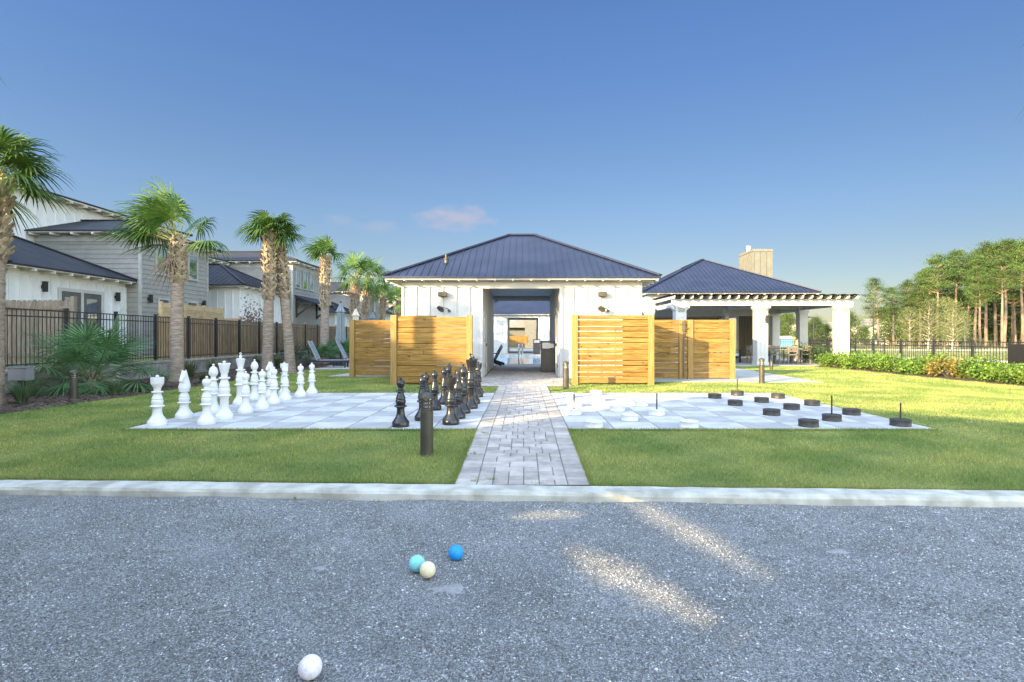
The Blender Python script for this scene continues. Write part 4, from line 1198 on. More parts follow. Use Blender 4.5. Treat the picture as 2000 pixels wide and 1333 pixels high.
# ------------------------------------------------------------------ bollard lights
def bollard(label, x, y, z, h=.74, r=.075):
    root = thing('bollard_light', label, 'bollard light', (x, y, z), 0, 'bronze bollard lights')
    mb = MB(); mb.lathe([(0, 0), (r, 0), (r, h - .21), (r - .006, h - .205), (0, h - .205)], 24); mb.build('post', M['bronze'], root, smooth=True)
    l = MB(); l.lathe([(r * .52, h - .205), (r * .52, h - .07)], 16); l.build('lens', M['disc_white'], root, smooth=True)
    l = MB()
    for k in range(3):
        zz = h - .19 + k * .042; l.lathe([(r * .5, zz), (r * .98, zz - .004), (r * .98, zz + .010), (r * .5, zz + .016), (r * .5, zz)], 22)
    for k in range(4):
        a = k * math.pi / 2 + .5; l.tube([(math.cos(a) * r * .82, math.sin(a) * r * .82, h - .21), (math.cos(a) * r * .82, math.sin(a) * r * .82, h - .07)], .007, 6)
    l.build('louvres', M['bronze'], root, smooth=True)
    c = MB(); c.lathe([(r * .5, h - .075), (r * 1.08, h - .072), (r * 1.10, h - .062)] + [(r * 1.08 * math.cos(a), h - .058 + r * .80 * math.sin(a)) for a in [i * math.pi / 16 for i in range(9)]], 24)
    c.build('dome_cap', M['bronze'], root, smooth=True)
bollard('near dark bollard standing on the grass before the black pieces', -1.12, 6.42, -.075)
bollard('sunlit bollard at the left end of the front right screen', 1.08, 14.0, -.01, .72)
bollard('sunlit bollard beside the concrete walk right of the gate screen', 6.88, 15.95, -.01, .72)
bollard('shaded bollard beside the big palmetto at left', -9.55, 11.75, -.02, .64)
bollard('short dark bollard on the grass before the pergola', 10.05, 22.4, -.01, .38, .07)

# ------------------------------------------------------------------ bins, chairs, pool rail
def litter_bin(label, x, y, s=1.0):
    root = thing('litter_bin', label, 'bin', (x, y, .01), 0, 'square litter bins')
    mb = MB(); mb.box(-.27, .27, -.27, .27, .03, .80); mb.box(-.25, .25, -.25, .25, 0, .03); mb.box(-.22, .22, -.285, -.27, .10, .74); mb.build('body', M['bin'], root, bevel=.01)
    h = MB(); h.box(-.28, .28, -.28, .28, .803, .87)
    for sx in (-.25, .25):
        for sy in (-.25, .25): h.box(sx - .03, sx + .03, sy - .03, sy + .03, .87, 1.10)
    h.box(-.28, .28, -.28, .28, 1.10, 1.17); h.box(-.22, .22, -.2, .2, .875, .88)
    h.build('hood', M['bin'], root, bevel=.008)
    p = MB(); p.box(-.21, .21, -.225, -.22, .91, 1.07); p.build('notice', M['paper'], root)
    return root
litter_bin('dark square litter bin inside the passage at right', .93, 20.8)
litter_bin('second dark litter bin beyond the pool', 1.05, 43.6)
def adirondack(label, x, y, rz):
    root = thing('adirondack_chair', label, 'chair', (x, y, .01), rz)
    s = MB()
    for i in range(5): s.box(-.28, .28, -.38 + i * .10, -.38 + i * .10 + .09, .36 - i * .025, .38 - i * .025)
    s.build('seat', M['adiron'], root)
    b = MB()
    for i in range(5):
        xx = -.24 + i * .12; b.beam((xx, .10, .26), (xx * 1.25, .42, .98 - abs(i - 2) * .05), .10, .02, up=(0, -1, .4))
    b.build('backrest', M['adiron'], root)
    for sx in (-.32, .32):
        l = MB(); l.box(sx - .05, sx + .05, -.40, -.34, 0, .55); l.build('leg', M['adiron'], root)
        l = MB(); l.beam((sx * .95, -.36, .33), (sx * .95, .50, .06), .04, .12); l.build('leg', M['adiron'], root)
        l = MB(); l.box(sx - .07, sx + .07, -.45, .25, .55, .575); l.build('arm', M['adiron'], root)
    return root
adirondack('dark slatted chair at the pool edge seen through the passage', -1.42, 25.6, R(-100))
root = thing('pool_handrail', 'stainless steel handrail at the pool steps', 'handrail', (-.2, 26.5, 0))
mb = MB(); mb.tube([(0, 0, 0), (0, 0, .8), (0, .08, .95), (0, .3, 1.0), (0, .8, .75), (0, 1.2, .4)], .045, 10); mb.build('rail', M['steel'], root, smooth=True)
mb = MB(); mb.tube([(.16, 0, 0), (.16, 0, .8), (.16, .08, .95), (.16, .3, 1.0), (.16, .8, .75), (.16, 1.2, .4)], .03, 10); mb.build('rail', M['steel'], root, smooth=True)

def lounger(label, x, y, rz):
    root = thing('sun_lounger', label, 'sun lounger', (x, y, .014), rz, 'loungers on the left pad')
    f = MB(); f.box(-.34, -.29, -1.0, .95, .24, .31); f.box(.29, .34, -1.0, .95, .24, .31); f.box(-.29, .29, -1.0, -.95, .24, .31)
    f.build('frame', M['adiron'], root)
    for sx in (-.30, .30):
        for sy in (-.85, .8): l = MB(); l.box(sx - .03, sx + .03, sy - .03, sy + .03, 0, .24); l.build('leg', M['adiron'], root)
    s = MB()
    for i in range(11): s.box(-.29, .29, -.93 + i * .11, -.93 + i * .11 + .085, .30, .325)
    s.build('seat', M['slat'], root)
    b = MB(); n = Vector((0, -.72, .69)); d = Vector((0, .42, .91)).normalized()
    for i in range(8):
        c = Vector((0, .30, .33)) + d * (.1 + i * .105); b.beam(c - d * .04, c + d * .04, .56, .025, up=(0, -1, 0))
    for sx in (-.30, .30): b.beam((sx, .30, .30), Vector((sx, .30, .30)) + d * .95, .04, .04, up=(0, -1, 0))
    b.build('backrest', M['slat'], root)
    return root
lounger('left slatted lounger with raised back by the umbrella', -8.55, 24.0, R(96))
lounger('right slatted lounger with raised back next to the timber screen', -7.75, 25.2, R(96))
def umbrella(label, x, y, h, m, rm=.22):
    root = thing('closed_umbrella', label, 'umbrella', (x, y, .014), 0, 'closed umbrellas by the pool')
    p = MB(); p.tube([(0, 0, 0), (0, 0, h)], .025, 8); p.lathe([(0, 0), (.28, 0), (.28, .06), (.05, .09)], 20); p.ball((0, 0, h + .04), .04, 6); p.build('pole', M['black'], root)
    c = MB(); n = 16; rows = [(h - .02, .035), (h - .35, .15), (h - .42, .205), (h - .46, .14), (h - 1.0, .15), (h - 1.5, .18), (h - 1.72, .21), (h - 1.82, .17)]
    i0 = len(c.v)
    for z, r in rows:
        for j in range(n):
            a = 2 * math.pi * j / n; rr = r * (1 + .20 * (1 if j % 2 else -1) * (1 if z < h - .1 else 0)); c.v.append((math.cos(a) * rr, math.sin(a) * rr, z + (.05 if j % 2 else -.05) * (1 if z < h - 1.6 else 0)))
    for k in range(len(rows) - 1):
        for j in range(n):
            a, b = i0 + k * n + j, i0 + k * n + (j + 1) % n; c.f.append((a, a + n, b + n, b)); c.t.append(1)
    c.build('canopy', m, root, smooth=True)
umbrella('blue grey closed umbrella between the palms and the timber screen', -8.42, 25.5, 2.90, M['canvas'])
umbrella('beige closed umbrella rising behind the rear left screen', -9.45, 31.2, 2.95, M['canvas_tan'])
umbrella('pale grey closed umbrella nearest the pool house', -9.7, 35.6, 2.95, M['canvas'])

# patio furniture under the pavilion
def dining_chair(label, x, y, rz):
    root = thing('dining_chair', label, 'chair', (x, y, .03), rz, 'chairs round the dining table')
    s = MB(); s.box(-.25, .25, -.25, .25, .42, .47); s.build('seat', M['grey_wood'], root)
    for sx in (-.22, .22):
        for sy in (-.22, .22):
            l = MB(); l.box(sx - .03, sx + .03, sy - .03, sy + .03, 0, .42 if sy < 0 else .88); l.build('leg', M['grey_wood'], root)
    b = MB(); b.box(-.19, .19, .20, .24, .78, .88); b.box(-.19, .19, .20, .24, .58, .66)
    for sx in (-.1, 0, .1): b.box(sx - .02, sx + .02, .205, .235, .66, .78)
    b.build('backrest', M['grey_wood'], root)
    for sx in (-.24, .24): a = MB(); a.box(sx - .03, sx + .03, -.25, .2, .62, .66); a.box(sx - .025, sx + .025, -.24, -.19, .47, .62); a.build('arm', M['grey_wood'], root)
root = thing('dining_table', 'grey wooden dining table under the pergola', 'table', (12.75, 27.7, .03))
mb = MB(); mb.box(-1.0, 1.0, -.5, .5, .70, .75); mb.build('tabletop', M['grey_wood'], root)
for sx in (-.85, .85):
    for sy in (-.38, .38): mb = MB(); mb.box(sx - .05, sx + .05, sy - .05, sy + .05, 0, .70); mb.build('leg', M['grey_wood'], root)
dining_chair('dining chair at the near side of the table, left one', 12.15, 26.9, R(180)); dining_chair('dining chair at the near side of the table, right one', 13.0, 26.9, R(180))
dining_chair('dining chair at the right end of the table', 14.0, 27.6, R(-90)); dining_chair('dining chair at the left end of the table', 11.62, 27.9, R(90))
dining_chair('dining chair across the table on its far side', 12.6, 28.5, 0)
def armchair(label, x, y, rz):
    root = thing('lounge_chair', label, 'armchair', (x, y, .03), rz, 'lounge chairs under the pavilion')
    f = MB()
    for sx in (-.38, .38):
        f.box(sx - .04, sx + .04, -.36, -.28, 0, .62); f.box(sx - .04, sx + .04, .28, .36, 0, .80); f.box(sx - .05, sx + .05, -.38, .30, .62, .66)
    f.box(-.36, .36, -.32, -.27, .22, .32); f.box(-.36, .36, .27, .32, .22, .80); f.build('frame', M['adiron'], root)
    s = MB(); s.box(-.33, .33, -.32, .26, .32, .46); s.build('seat_cushion', M['cushion'], root, bevel=.03)
    s = MB(); s.box(-.33, .33, .12, .26, .463, .86); s.build('back_cushion', M['cushion'], root, bevel=.03)
armchair('dark framed lounge chair facing left beside the pergola column', 10.7, 28.6, R(100))
armchair('lounge chair nearer the gate screen with pale cushions', 10.0, 28.2, R(-60))
armchair('high backed lounge chair in front of the chimney panels', 11.6, 32.0, R(10))
root = thing('meter_box', 'small grey utility box on a post beside the left palm', 'utility box', (-10.35, 11.4, 0))
mb = MB(); mb.box(-.05, .05, -.04, .04, 0, .5); mb.build('post', M['black'], root)
mb = MB(); mb.box(-.19, .19, -.10, .10, .42, .68); mb.build('box', M['siding_dark'], root, bevel=.01)
mb = MB(); mb.box(-.20, .20, -.12, .11, .682, .70); mb.build('lid', M['siding_dark'], root)
root = thing('rocking_chair', 'striped porch chair behind the black fence under the awning', 'chair', (-12.0 - .9, 34.2, .55), R(-60))
mb = MB()
for i in range(5): mb.box(-.28, .28, -.26 + i * .11, -.18 + i * .11, .40, .42)
mb.build('seat', M['slat'], root)
mb = MB()
for i in range(5): mb.box(-.28, .28, .27, .29, .5 + i * .12, .57 + i * .12)
mb.build('backrest', M['slat'], root)
for sx in (-.3, .3):
    mb = MB(); mb.box(sx - .03, sx + .03, -.3, -.24, 0, .6); mb.build('leg', M['adiron'], root)
    mb = MB(); mb.box(sx - .03, sx + .03, .26, .32, 0, 1.1); mb.build('leg', M['adiron'], root)
# playground pieces far behind the pavilion
root = thing('playground', 'yellow and blue play structure beyond the fence', 'play structure', (27.5, 58, -.06)); root.scale = (.8, .8, .82)
mb = MB()
for x in (-1.3, 1.3):
    for y in (-.6, .6): mb.box(x - .22, x + .22, y - .08, y + .08, 0, 1.75)
mb.build('posts', M['yellow'], root)
mb = MB(); mb.box(-.85, .85, -.5, .5, .45, 1.5); mb.build('panel', M['blue'], root, bevel=.1)
mb = MB(); pr = [(-.85, 1.52), (.85, 1.52), (.55, 2.0), (-.55, 2.0)]
mb.hexa([(-.9, -.6, 1.505), (.9, -.6, 1.505), (.9, .6, 1.505), (-.9, .6, 1.505), (-.5, -.4, 1.85), (.5, -.4, 1.85), (.5, .4, 1.85), (-.5, .4, 1.85)]); mb.build('canopy', M['far_white'], root)
def lamp_post(label, x, y, h):
    root = thing('street_lamp', label, 'lamp post', (x, y, -.06), 0, 'tall dark lamp posts')
    mb = MB(); mb.tube([(0, 0, 0), (0, 0, h)], [.09, .06], 8); mb.build('pole', M['black'], root)
    mb = MB(); mb.box(-.9, .02, -.03, .03, h - .08, h - .03); mb.box(-1.0, -.45, -.14, .14, h - .03, h + .05); mb.build('lamp_head', M['black'], root)
lamp_post('dark lamp post with one arm right of the pergola', 38.0, 60, 4.55)
lamp_post('slim dark lamp post seen between two pavilion columns', 31.5, 60, 3.6)
def far_house(label, x, y, wd, h, roof):
    root = thing('far_house', label, 'house', (x, y, -.34), 0, 'far houses among the trees')
    mb = MB(); mb.box(-wd / 2, wd / 2, 0, 7, 0, h); mb.face([(-wd / 2, 0, h), (wd / 2, 0, h), (0, 0, h + roof)]); mb.build('wall', M['far_white'], root)
    mb = MB()
    for s in (-1, 1):
        mb.beam((s * (wd / 4 + .1), -.4, h + roof / 2 + .06), (s * (wd / 4 + .1), 7.4, h + roof / 2 + .06), math.hypot(wd / 2, roof) + .4, .12, up=(s * roof, 0, wd / 2))
    mb.build('roof', M['far_roof'], root)
    mb = MB(); mb.box(.4, 1.6, -.05, -.0, 1.2, 2.4); mb.box(-2.0, -1.0, -.05, 0, 1.2, 2.4); mb.build('windows', M['glass'], root)
far_house('white gabled house far off right of the lamp post', 70.5, 108, 8, 3.3, 1.9)
far_house('low white house with long roof far off left of the lamp post', 58, 100, 8.5, 2.4, 1.9)
far_house('pale roofed house far off between the pavilion columns', 46.5, 96, 5, 2.7, 1.9)
root = thing('grey_house', 'pale house seen far through both pool house passages', 'house', (-1, 72, 0))
mb = MB(); mb.box(-7, 3.4, 0, 8, 0, 2.6); mb.box(1.2, 9, -3, 8, 0, 5.2); lap(mb, (1.2, -3, 0), Vector((1, 0, 0)), Vector((0, -1, 0)), 7.8, 0, 5.2); mb.build('wall', M['chim'], root)
mb = MB(); hip_roof(mb, -8, 3.0, -1, 9, 2.66, .45, rib=0); hip_roof(mb, .6, 9.6, -3.6, 8.6, 5.26, .4, rib=0); mb.build('roof', M['far_roof'], root)
window(root, (2.6, -3.03, 0), Vector((1, 0, 0)), Vector((0, -1, 0)), .9, 1.0, 2.4, M['black'])
# ------------------------------------------------------------------ palms
def frond_geo(mb, pb, base, az, el, pet, L, rg, wind=(0, 0, 0), nl=26, width=.026, droop=.5, spread=2.0):
    """one fan leaf: curved stalk into pb, leaflets into mb"""
    d = Vector((math.cos(az) * math.cos(el), math.sin(az) * math.cos(el), math.sin(el))); wv = Vector(wind)
    s = d.cross(Vector((0, 0, 1))); s = s.normalized() if s.length > .05 else Vector((1, 0, 0)); n = s.cross(d).normalized()
    p0 = Vector(base); p1 = p0 + d * pet * .5 + wv * pet * .08; p2 = p0 + d * pet + Vector((0, 0, -.10 * pet * math.cos(el))) + wv * pet * .3
    pb.tube([p0, p1, p2], [.016, .011, .007], 5, cap=False)
    d2 = (p2 - p1).normalized(); d2 = (d2 + wv * .25).normalized()
    s = d2.cross(n).normalized(); n = s.cross(d2).normalized()
    for i in range(nl):
        th = spread * (2 * (i + .5) / nl - 1); th += rg.gauss(0, .03)
        ll = L * (.62 + .38 * math.cos(th * .75)) * rg.uniform(.88, 1.08)
        e = (d2 * math.cos(th) + s * math.sin(th)); hub = p2 + d2 * (.16 * L * max(0, math.cos(th)))
        tw = n * .12 * math.cos(th * 2)
        pts = []
        for t in (0, .30, .62, .84, 1.0):
            q = hub + e * ll * t + n * (-.10 * ll * t * abs(math.sin(th))) + Vector((0, 0, -droop * ll * t ** 2.4)) + wv * ll * .55 * t ** 1.6
            pts.append(q)
        ws = (width * .35, width, width * .95, width * .55, .002)
        sd = e.cross(n).normalized()
        tt = rg.uniform(.75, 1.25)
        for k in range(4):
            a, b = pts[k], pts[k + 1]; wa, wb = ws[k] / 2, ws[k + 1] / 2; up = n * .35
            mb.face([a - sd * wa, a + sd * wa, b + sd * wb, b - sd * wb], tt)

def palm(label, x, y, h, lean=(0, 0), r=.19, boots=1.4, nf=24, L=.95, pet=.75, wind=(0, 0, 0), seed=1, el0=-35, el1=80, lw=.034, lnl=26, bias=None, group='cabbage palms', z0=0.0, dry=2, squeeze=1.0):
    root = thing('palm_tree', label, 'palm tree', (x, y, z0), 0, group); rg = random.Random(seed)
    def axis(t): return Vector((lean[0] * t ** 1.3, lean[1] * t ** 1.3, h * t))
    tr = MB(); n = 22; pts = []; rad = []
    for k in range(n * 3 + 1):
        t = k / (n * 3); pts.append(axis(t)); rr = r * (1.12 - .2 * t + (.22 * math.exp(-t * 30))) * (1 + (.025 if k % 3 == 0 else -.01) + rg.uniform(-.015, .015)); rad.append(rr * (1 if t < .95 else max(.12, 1 - (t - .95) * 18)))
    tr.tube(pts, rad, 14); tr.build('trunk', M['trunk'], root, smooth=True)
    bt = MB(); rows = int(boots / .10)
    for k in range(rows):
        t = 1 - boots / h + (boots / h) * (k + .2) / rows; c = axis(t)
        for j in range(7):
            a = 2 * math.pi * (j + (k % 2) * .5) / 7 + rg.uniform(-.15, .15); o = Vector((math.cos(a), math.sin(a), 0)); sgn = 1 if (j + k) % 2 else -1
            tg = Vector((-math.sin(a), math.cos(a), 0)) * sgn; ln = rg.uniform(.16, .28) * (r / .19)
            p0 = c + o * r * .88 - tg * .07; p1 = c + o * (r * 1.12 + .02) + tg * .05 + Vector((0, 0, ln * .65)); p2 = c + o * (r * 1.30 + rg.uniform(.01, .07)) + tg * .08 + Vector((0, 0, ln))
            bt.beam(p0, p1, .085, .035, up=o, t=rg.uniform(.7, 1.2)); bt.beam(p1, p2, .06, .028, up=o, t=rg.uniform(.75, 1.3))
    bt.build('leaf_boots', M['boot'], root)
    fm, pm, dm = MB(), MB(), MB(); top = axis(1.0)
    for i in range(nf):
        az = i * 2.39996 + rg.uniform(-.25, .25)
        if bias is not None and rg.random() < .55: az = bias + rg.gauss(0, .7)
        u = (i + .5) / nf; el = R(el0 + (el1 - el0) * u ** .85 + rg.uniform(-9, 9))
        base = top + Vector((math.cos(az) * .07, math.sin(az) * .07, -.10 + .22 * u))
        k = rg.uniform(.82, 1.12)
        frond_geo(fm, pm, base, az, el, pet * k, L * k, rg, wind, nl=lnl, droop=rg.uniform(.35, .75) * (1.15 - .5 * u), width=lw)
    for i in range(dry):
        az = rg.uniform(0, 6.28); frond_geo(dm, pm, top + Vector((0, 0, -.12)), az, R(-58), pet * .6, L * .7, rg, wind, nl=16, droop=.9)
    fm.build('fronds', M['frond'], root); pm.build('stalks', M['petiole'], root)
    if dry: dm.build('dead_fronds', M['frond_dry'], root)
    return root
palm('big palm at the left edge of the frame with a shaggy upper trunk', -10.25, 10.6, 4.32, (.05, .05), r=.205, boots=1.6, nf=28, L=.70, pet=.52, wind=(.12, 0, -.05), seed=3, el0=-2)
palm('second palm with a windswept crown before the nearest house', -10.15, 16.2, 4.15, (.05, -.02), r=.165, boots=1.3, nf=25, L=.92, pet=.72, wind=(-.42, 0, .10), seed=8, bias=math.pi, el0=8, lw=.04)
palm('left palm of the leaning pair with a tall booted trunk', -9.25, 20.0, 5.05, (.10, 0), r=.168, boots=2.4, nf=18, L=.70, pet=.42, lw=.045, lnl=22, wind=(-.30, 0, -.25), seed=13, el0=15)
palm('right palm of the leaning pair tilted toward its neighbour', -8.55, 20.3, 5.05, (-.50, .1), r=.165, boots=2.3, nf=14, L=.60, pet=.42, lw=.045, lnl=22, wind=(.12, 0, -.20), seed=21, el0=20)
palm('slim palm with a narrow swept crown beside the closed umbrella', -9.9, 27.5, 5.3, (.10, 0), r=.19, boots=2.6, nf=15, L=.80, pet=.45, wind=(-.30, 0, -.12), seed=34, el0=25, lw=.05, lnl=20)
palm('full headed palm left of a close neighbour near the pool house', -10.15, 33.0, 4.85, (.15, 0), r=.21, boots=2.4, nf=17, L=1.0, pet=.80, wind=(.05, 0, 0), seed=55, el0=-25, lw=.06, lnl=18)
palm('round headed palm right of its close neighbour near the pool house', -10.55, 36.0, 5.1, (.55, 0), r=.20, boots=2.4, nf=17, L=1.0, pet=.75, wind=(.08, 0, -.05), seed=89, el0=-15, lw=.06, lnl=18)
palm('small palm just left of the pool house eave', -11.6, 45.0, 4.7, (.2, 0), r=.20, boots=2.6, nf=13, L=.9, pet=.6, wind=(.1, 0, -.1), seed=144, el0=0, lw=.07, lnl=16)
palm('palm crown showing at the left corner of the pool house', -11.2, 50.0, 4.6, (.0, 0), r=.20, boots=2.0, nf=20, L=1.0, pet=.8, wind=(.1, 0, -.1), seed=233, el0=-30, lw=.07, lnl=16)
palm('palm beside the left edge, outside the frame, shading the timber screen', -10.35, 8.3, 6.7, (.1, 0), r=.20, boots=1.5, nf=24, L=.9, pet=.65, wind=(.1, 0, -.1), seed=610, el0=-25)
palm('palm standing outside the right edge with one frond tip in view', 11.25, 9.6, 6.85, (.1, 0), r=.20, boots=1.6, nf=22, L=1.0, pet=.95, wind=(.05, 0, 0), seed=377, el0=-25)

def fan_bush(label, x, y, z, n, pet, L, seed, m, el=(12, 80), nl=26, group=None, width=.026, stem=.5, name='palmetto'):
    root = thing(name, label, 'palmetto', (x, y, z), 0, group); rg = random.Random(seed); fm, pm = MB(), MB()
    for i in range(n):
        az = i * 2.39996 + rg.uniform(-.3, .3); e = R(el[0] + (el[1] - el[0]) * (i + .5) / n + rg.uniform(-6, 6)); k = rg.uniform(.8, 1.15)
        frond_geo(fm, pm, (math.cos(az) * .08, math.sin(az) * .08, stem * rg.uniform(.3, 1)), az, e, pet * rg.uniform(.35, 1.1), L * k, rg, (0, 0, 0), nl=nl, droop=rg.uniform(.1, .35), width=width, spread=1.75)
    fm.build('fronds', m, root); pm.build('stalks', M['green_stalk'], root)
    st = MB(); st.tube([(0, 0, 0), (0, 0, stem * .6), (0, 0, stem)], [.12, .10, .05], 10)
    for k in range(26):
        a = k * 2.4; zz = .05 + stem * .9 * k / 26; st.beam((math.cos(a) * .08, math.sin(a) * .08, zz), (math.cos(a) * .16, math.sin(a) * .16, zz + .14), .04, .02)
    st.build('stem', M['trunk'], root)
fan_bush('large blue green palmetto bush before the retaining wall', -10.45, 13.4, .04, 38, 1.0, .86, 5, M['bluefrond'], el=(-8, 78), nl=26, width=.026, stem=.35)
fan_bush('small palmetto bush at the foot of the slim palm', -9.55, 26.6, .04, 16, .45, .6, 9, M['bluefrond'])
fan_bush('palmetto bush behind the loungers', -9.2, 28.4, .04, 18, .6, .65, 10, M['bluefrond'])

def tuft(label, x, y, z, h, n, seed, m, group, sp=.9):
    root = thing('grass_clump', label, 'grass clump', (x, y, z), 0, group); rg = random.Random(seed); mb = MB()
    for i in range(n):
        a = rg.uniform(0, 6.28); o = Vector((math.cos(a), math.sin(a), 0)); out = rg.uniform(.05, sp) * h; L = h * rg.uniform(.6, 1.1); s = Vector((-o.y, o.x, 0)) * rg.uniform(.003, .006)
        b = o * rg.uniform(0, .07); m1 = b + o * out * .4 + Vector((0, 0, L * .62)); t_ = b + o * out + Vector((0, 0, L * rg.uniform(.55, 1.0)))
        tt = rg.uniform(.6, 1.4)
        mb.face([b - s, b + s, m1 + s * .8, m1 - s * .8], tt); mb.face([m1 - s * .8, m1 + s * .8, t_], tt)
    mb.build('blades', m, root)
k = 0
TU = [(-9.7, 10.7, .55, 'green strap grass clump left of the shaded bollard', 'tuft_green'), (-9.15, 12.4, .40, 'green clump between the shaded bollard and the palmetto', 'tuft_green'), (-10.6, 11.9, .6, 'grass clump beside the utility box', 'tuft_green'),
      (-9.6, 14.6, .45, 'low grass clump right of the palmetto foot', 'tuft'), (-10.6, 17.6, .75, 'feathery grass clump right of the second palm', 'tuft'), (-10.5, 18.7, .7, 'feathery grass clump before the retaining wall, middle of three', 'tuft'),
      (-10.4, 21.5, .75, 'feathery grass clump behind the white king', 'tuft'), (-10.2, 23.0, .7, 'feathery grass clump left of the palm pair', 'tuft'), (-9.3, 22.2, .5, 'low grass clump between the palm pair trunks', 'tuft'),
      (-9.6, 24.6, .6, 'feathery grass clump left of the slim palm', 'tuft'), (-12.4, 17.0, .7, 'grass clump behind the black fence near the house corner', 'tuft_green'), (-11.95, 19.2, .35, 'small green plant at the fence foot', 'tuft_green'),
      (-9.0, 15.6, .35, 'small dry grass clump at the lawn edge', 'tuft'), (-9.3, 17.2, .4, 'dry grass clump at the lawn edge behind the white knight', 'tuft')]
for x, y, h, l, m in TU:
    k += 1; tuft(l, x, y, .55 if x < -11.8 else .03, h, 260, k, M[m], 'ornamental grass clumps')

def shrub(label, x, y, z, rx, ry, h, n, leaf, seed, m, group=None, name='shrub', proto=None):
    root = thing(name, label, 'shrub', (x, y, z), 0, group); rg = np.random.default_rng(seed)
    ncl = 14; cl = np.stack([rg.uniform(-.75, .75, ncl) * rx, rg.uniform(-.75, .75, ncl) * ry, rg.uniform(.25, .85, ncl) * h], -1)
    c = cl[rg.integers(0, ncl, n)] + rg.normal(0, 1, (n, 3)) * np.array([rx, ry, h]) * .19
    c[:, 2] = np.clip(c[:, 2], .02, None)
    d = rg.normal(0, 1, (n, 3)); d[:, 2] = np.abs(d[:, 2]) * .7 + .2; d /= np.linalg.norm(d, axis=1)[:, None]
    s = np.cross(d, rg.normal(0, 1, (n, 3))); s /= np.linalg.norm(s, axis=1)[:, None]
    L = (leaf * rg.uniform(.6, 1.3, n))[:, None]; wd = L * .32
    co = np.stack([c, c + d * L * .5 + s * wd, c + d * L, c + d * L * .5 - s * wd], 1).reshape(-1, 3)
    o = np_mesh('leaves', co, 4, rg.uniform(.6, 1.35, n), m); o.parent = root
    st = MB()
    for q in cl[:8]: st.tube([(q[0] * .2, q[1] * .2, 0), (q[0] * .6, q[1] * .6, q[2] * .6), tuple(q)], [.014, .010, .005], 5)
    st.build('stems', M['twig'], root)
    return root
sr = random.Random(17)
ys_ = [13.4 + .78 * i for i in range(16)]
for i, y in enumerate(ys_):
    red = i == 6
    h = sr.uniform(.44, .62) * (1.1 if i in (2, 5, 11, 14) else 1)
    l = 'reddish brown shrub among the bright green ones' if red else 'bright green leafy shrub in the row before the black fence'
    shrub(l, shrub_x(y) + .62 + sr.uniform(-.1, .1), y, 0, .66, .55, h, 1500, .085, 40 + i, M['shrub_red'] if red else M['shrub'], 'shrubs along the right fence')
for i, (x, y) in enumerate(((14.72, 27.5), (14.6, 28.7), (16.6, 31.0), (17.4, 32.4))):
    shrub(['dark green shrub right behind the dining set', 'glossy shrub between the pavilion columns', 'bright green shrub before the far fence run', 'low shrub at the foot of the far fence run'][i], x, y, 0, .7, .7, .8 if i < 2 else .65, 1000, .09, 70 + i, M['shrub_dark'] if i == 0 else M['shrub'], 'shrubs by the pavilion')
for i, (x, y, z, h, l) in enumerate(((-12.6, 16.4, .55, .8, 'dark shrub in the yard behind the palmetto'), (-9.9, 29.5, .03, 1.1, 'dark shrub behind the left lounger'), (-8.9, 30.5, .03, 1.2, 'dark shrub behind the closed blue grey umbrella'), (-10.6, 25.5, .03, .9, 'dark shrub under the awning house wall'))):
    shrub(l, x, y, z, .8, .8, h, 1100, .08, 90 + i, M['shrub_dark'], 'dark shrubs at left')
# ornamental tree with brown leaves beside the second house
shrub('brown leaved small tree against the second house', -13.4, 27.2, .55, .7, .7, 2.3, 1300, .12, 99, M['frond_dry'], None, 'small_tree')

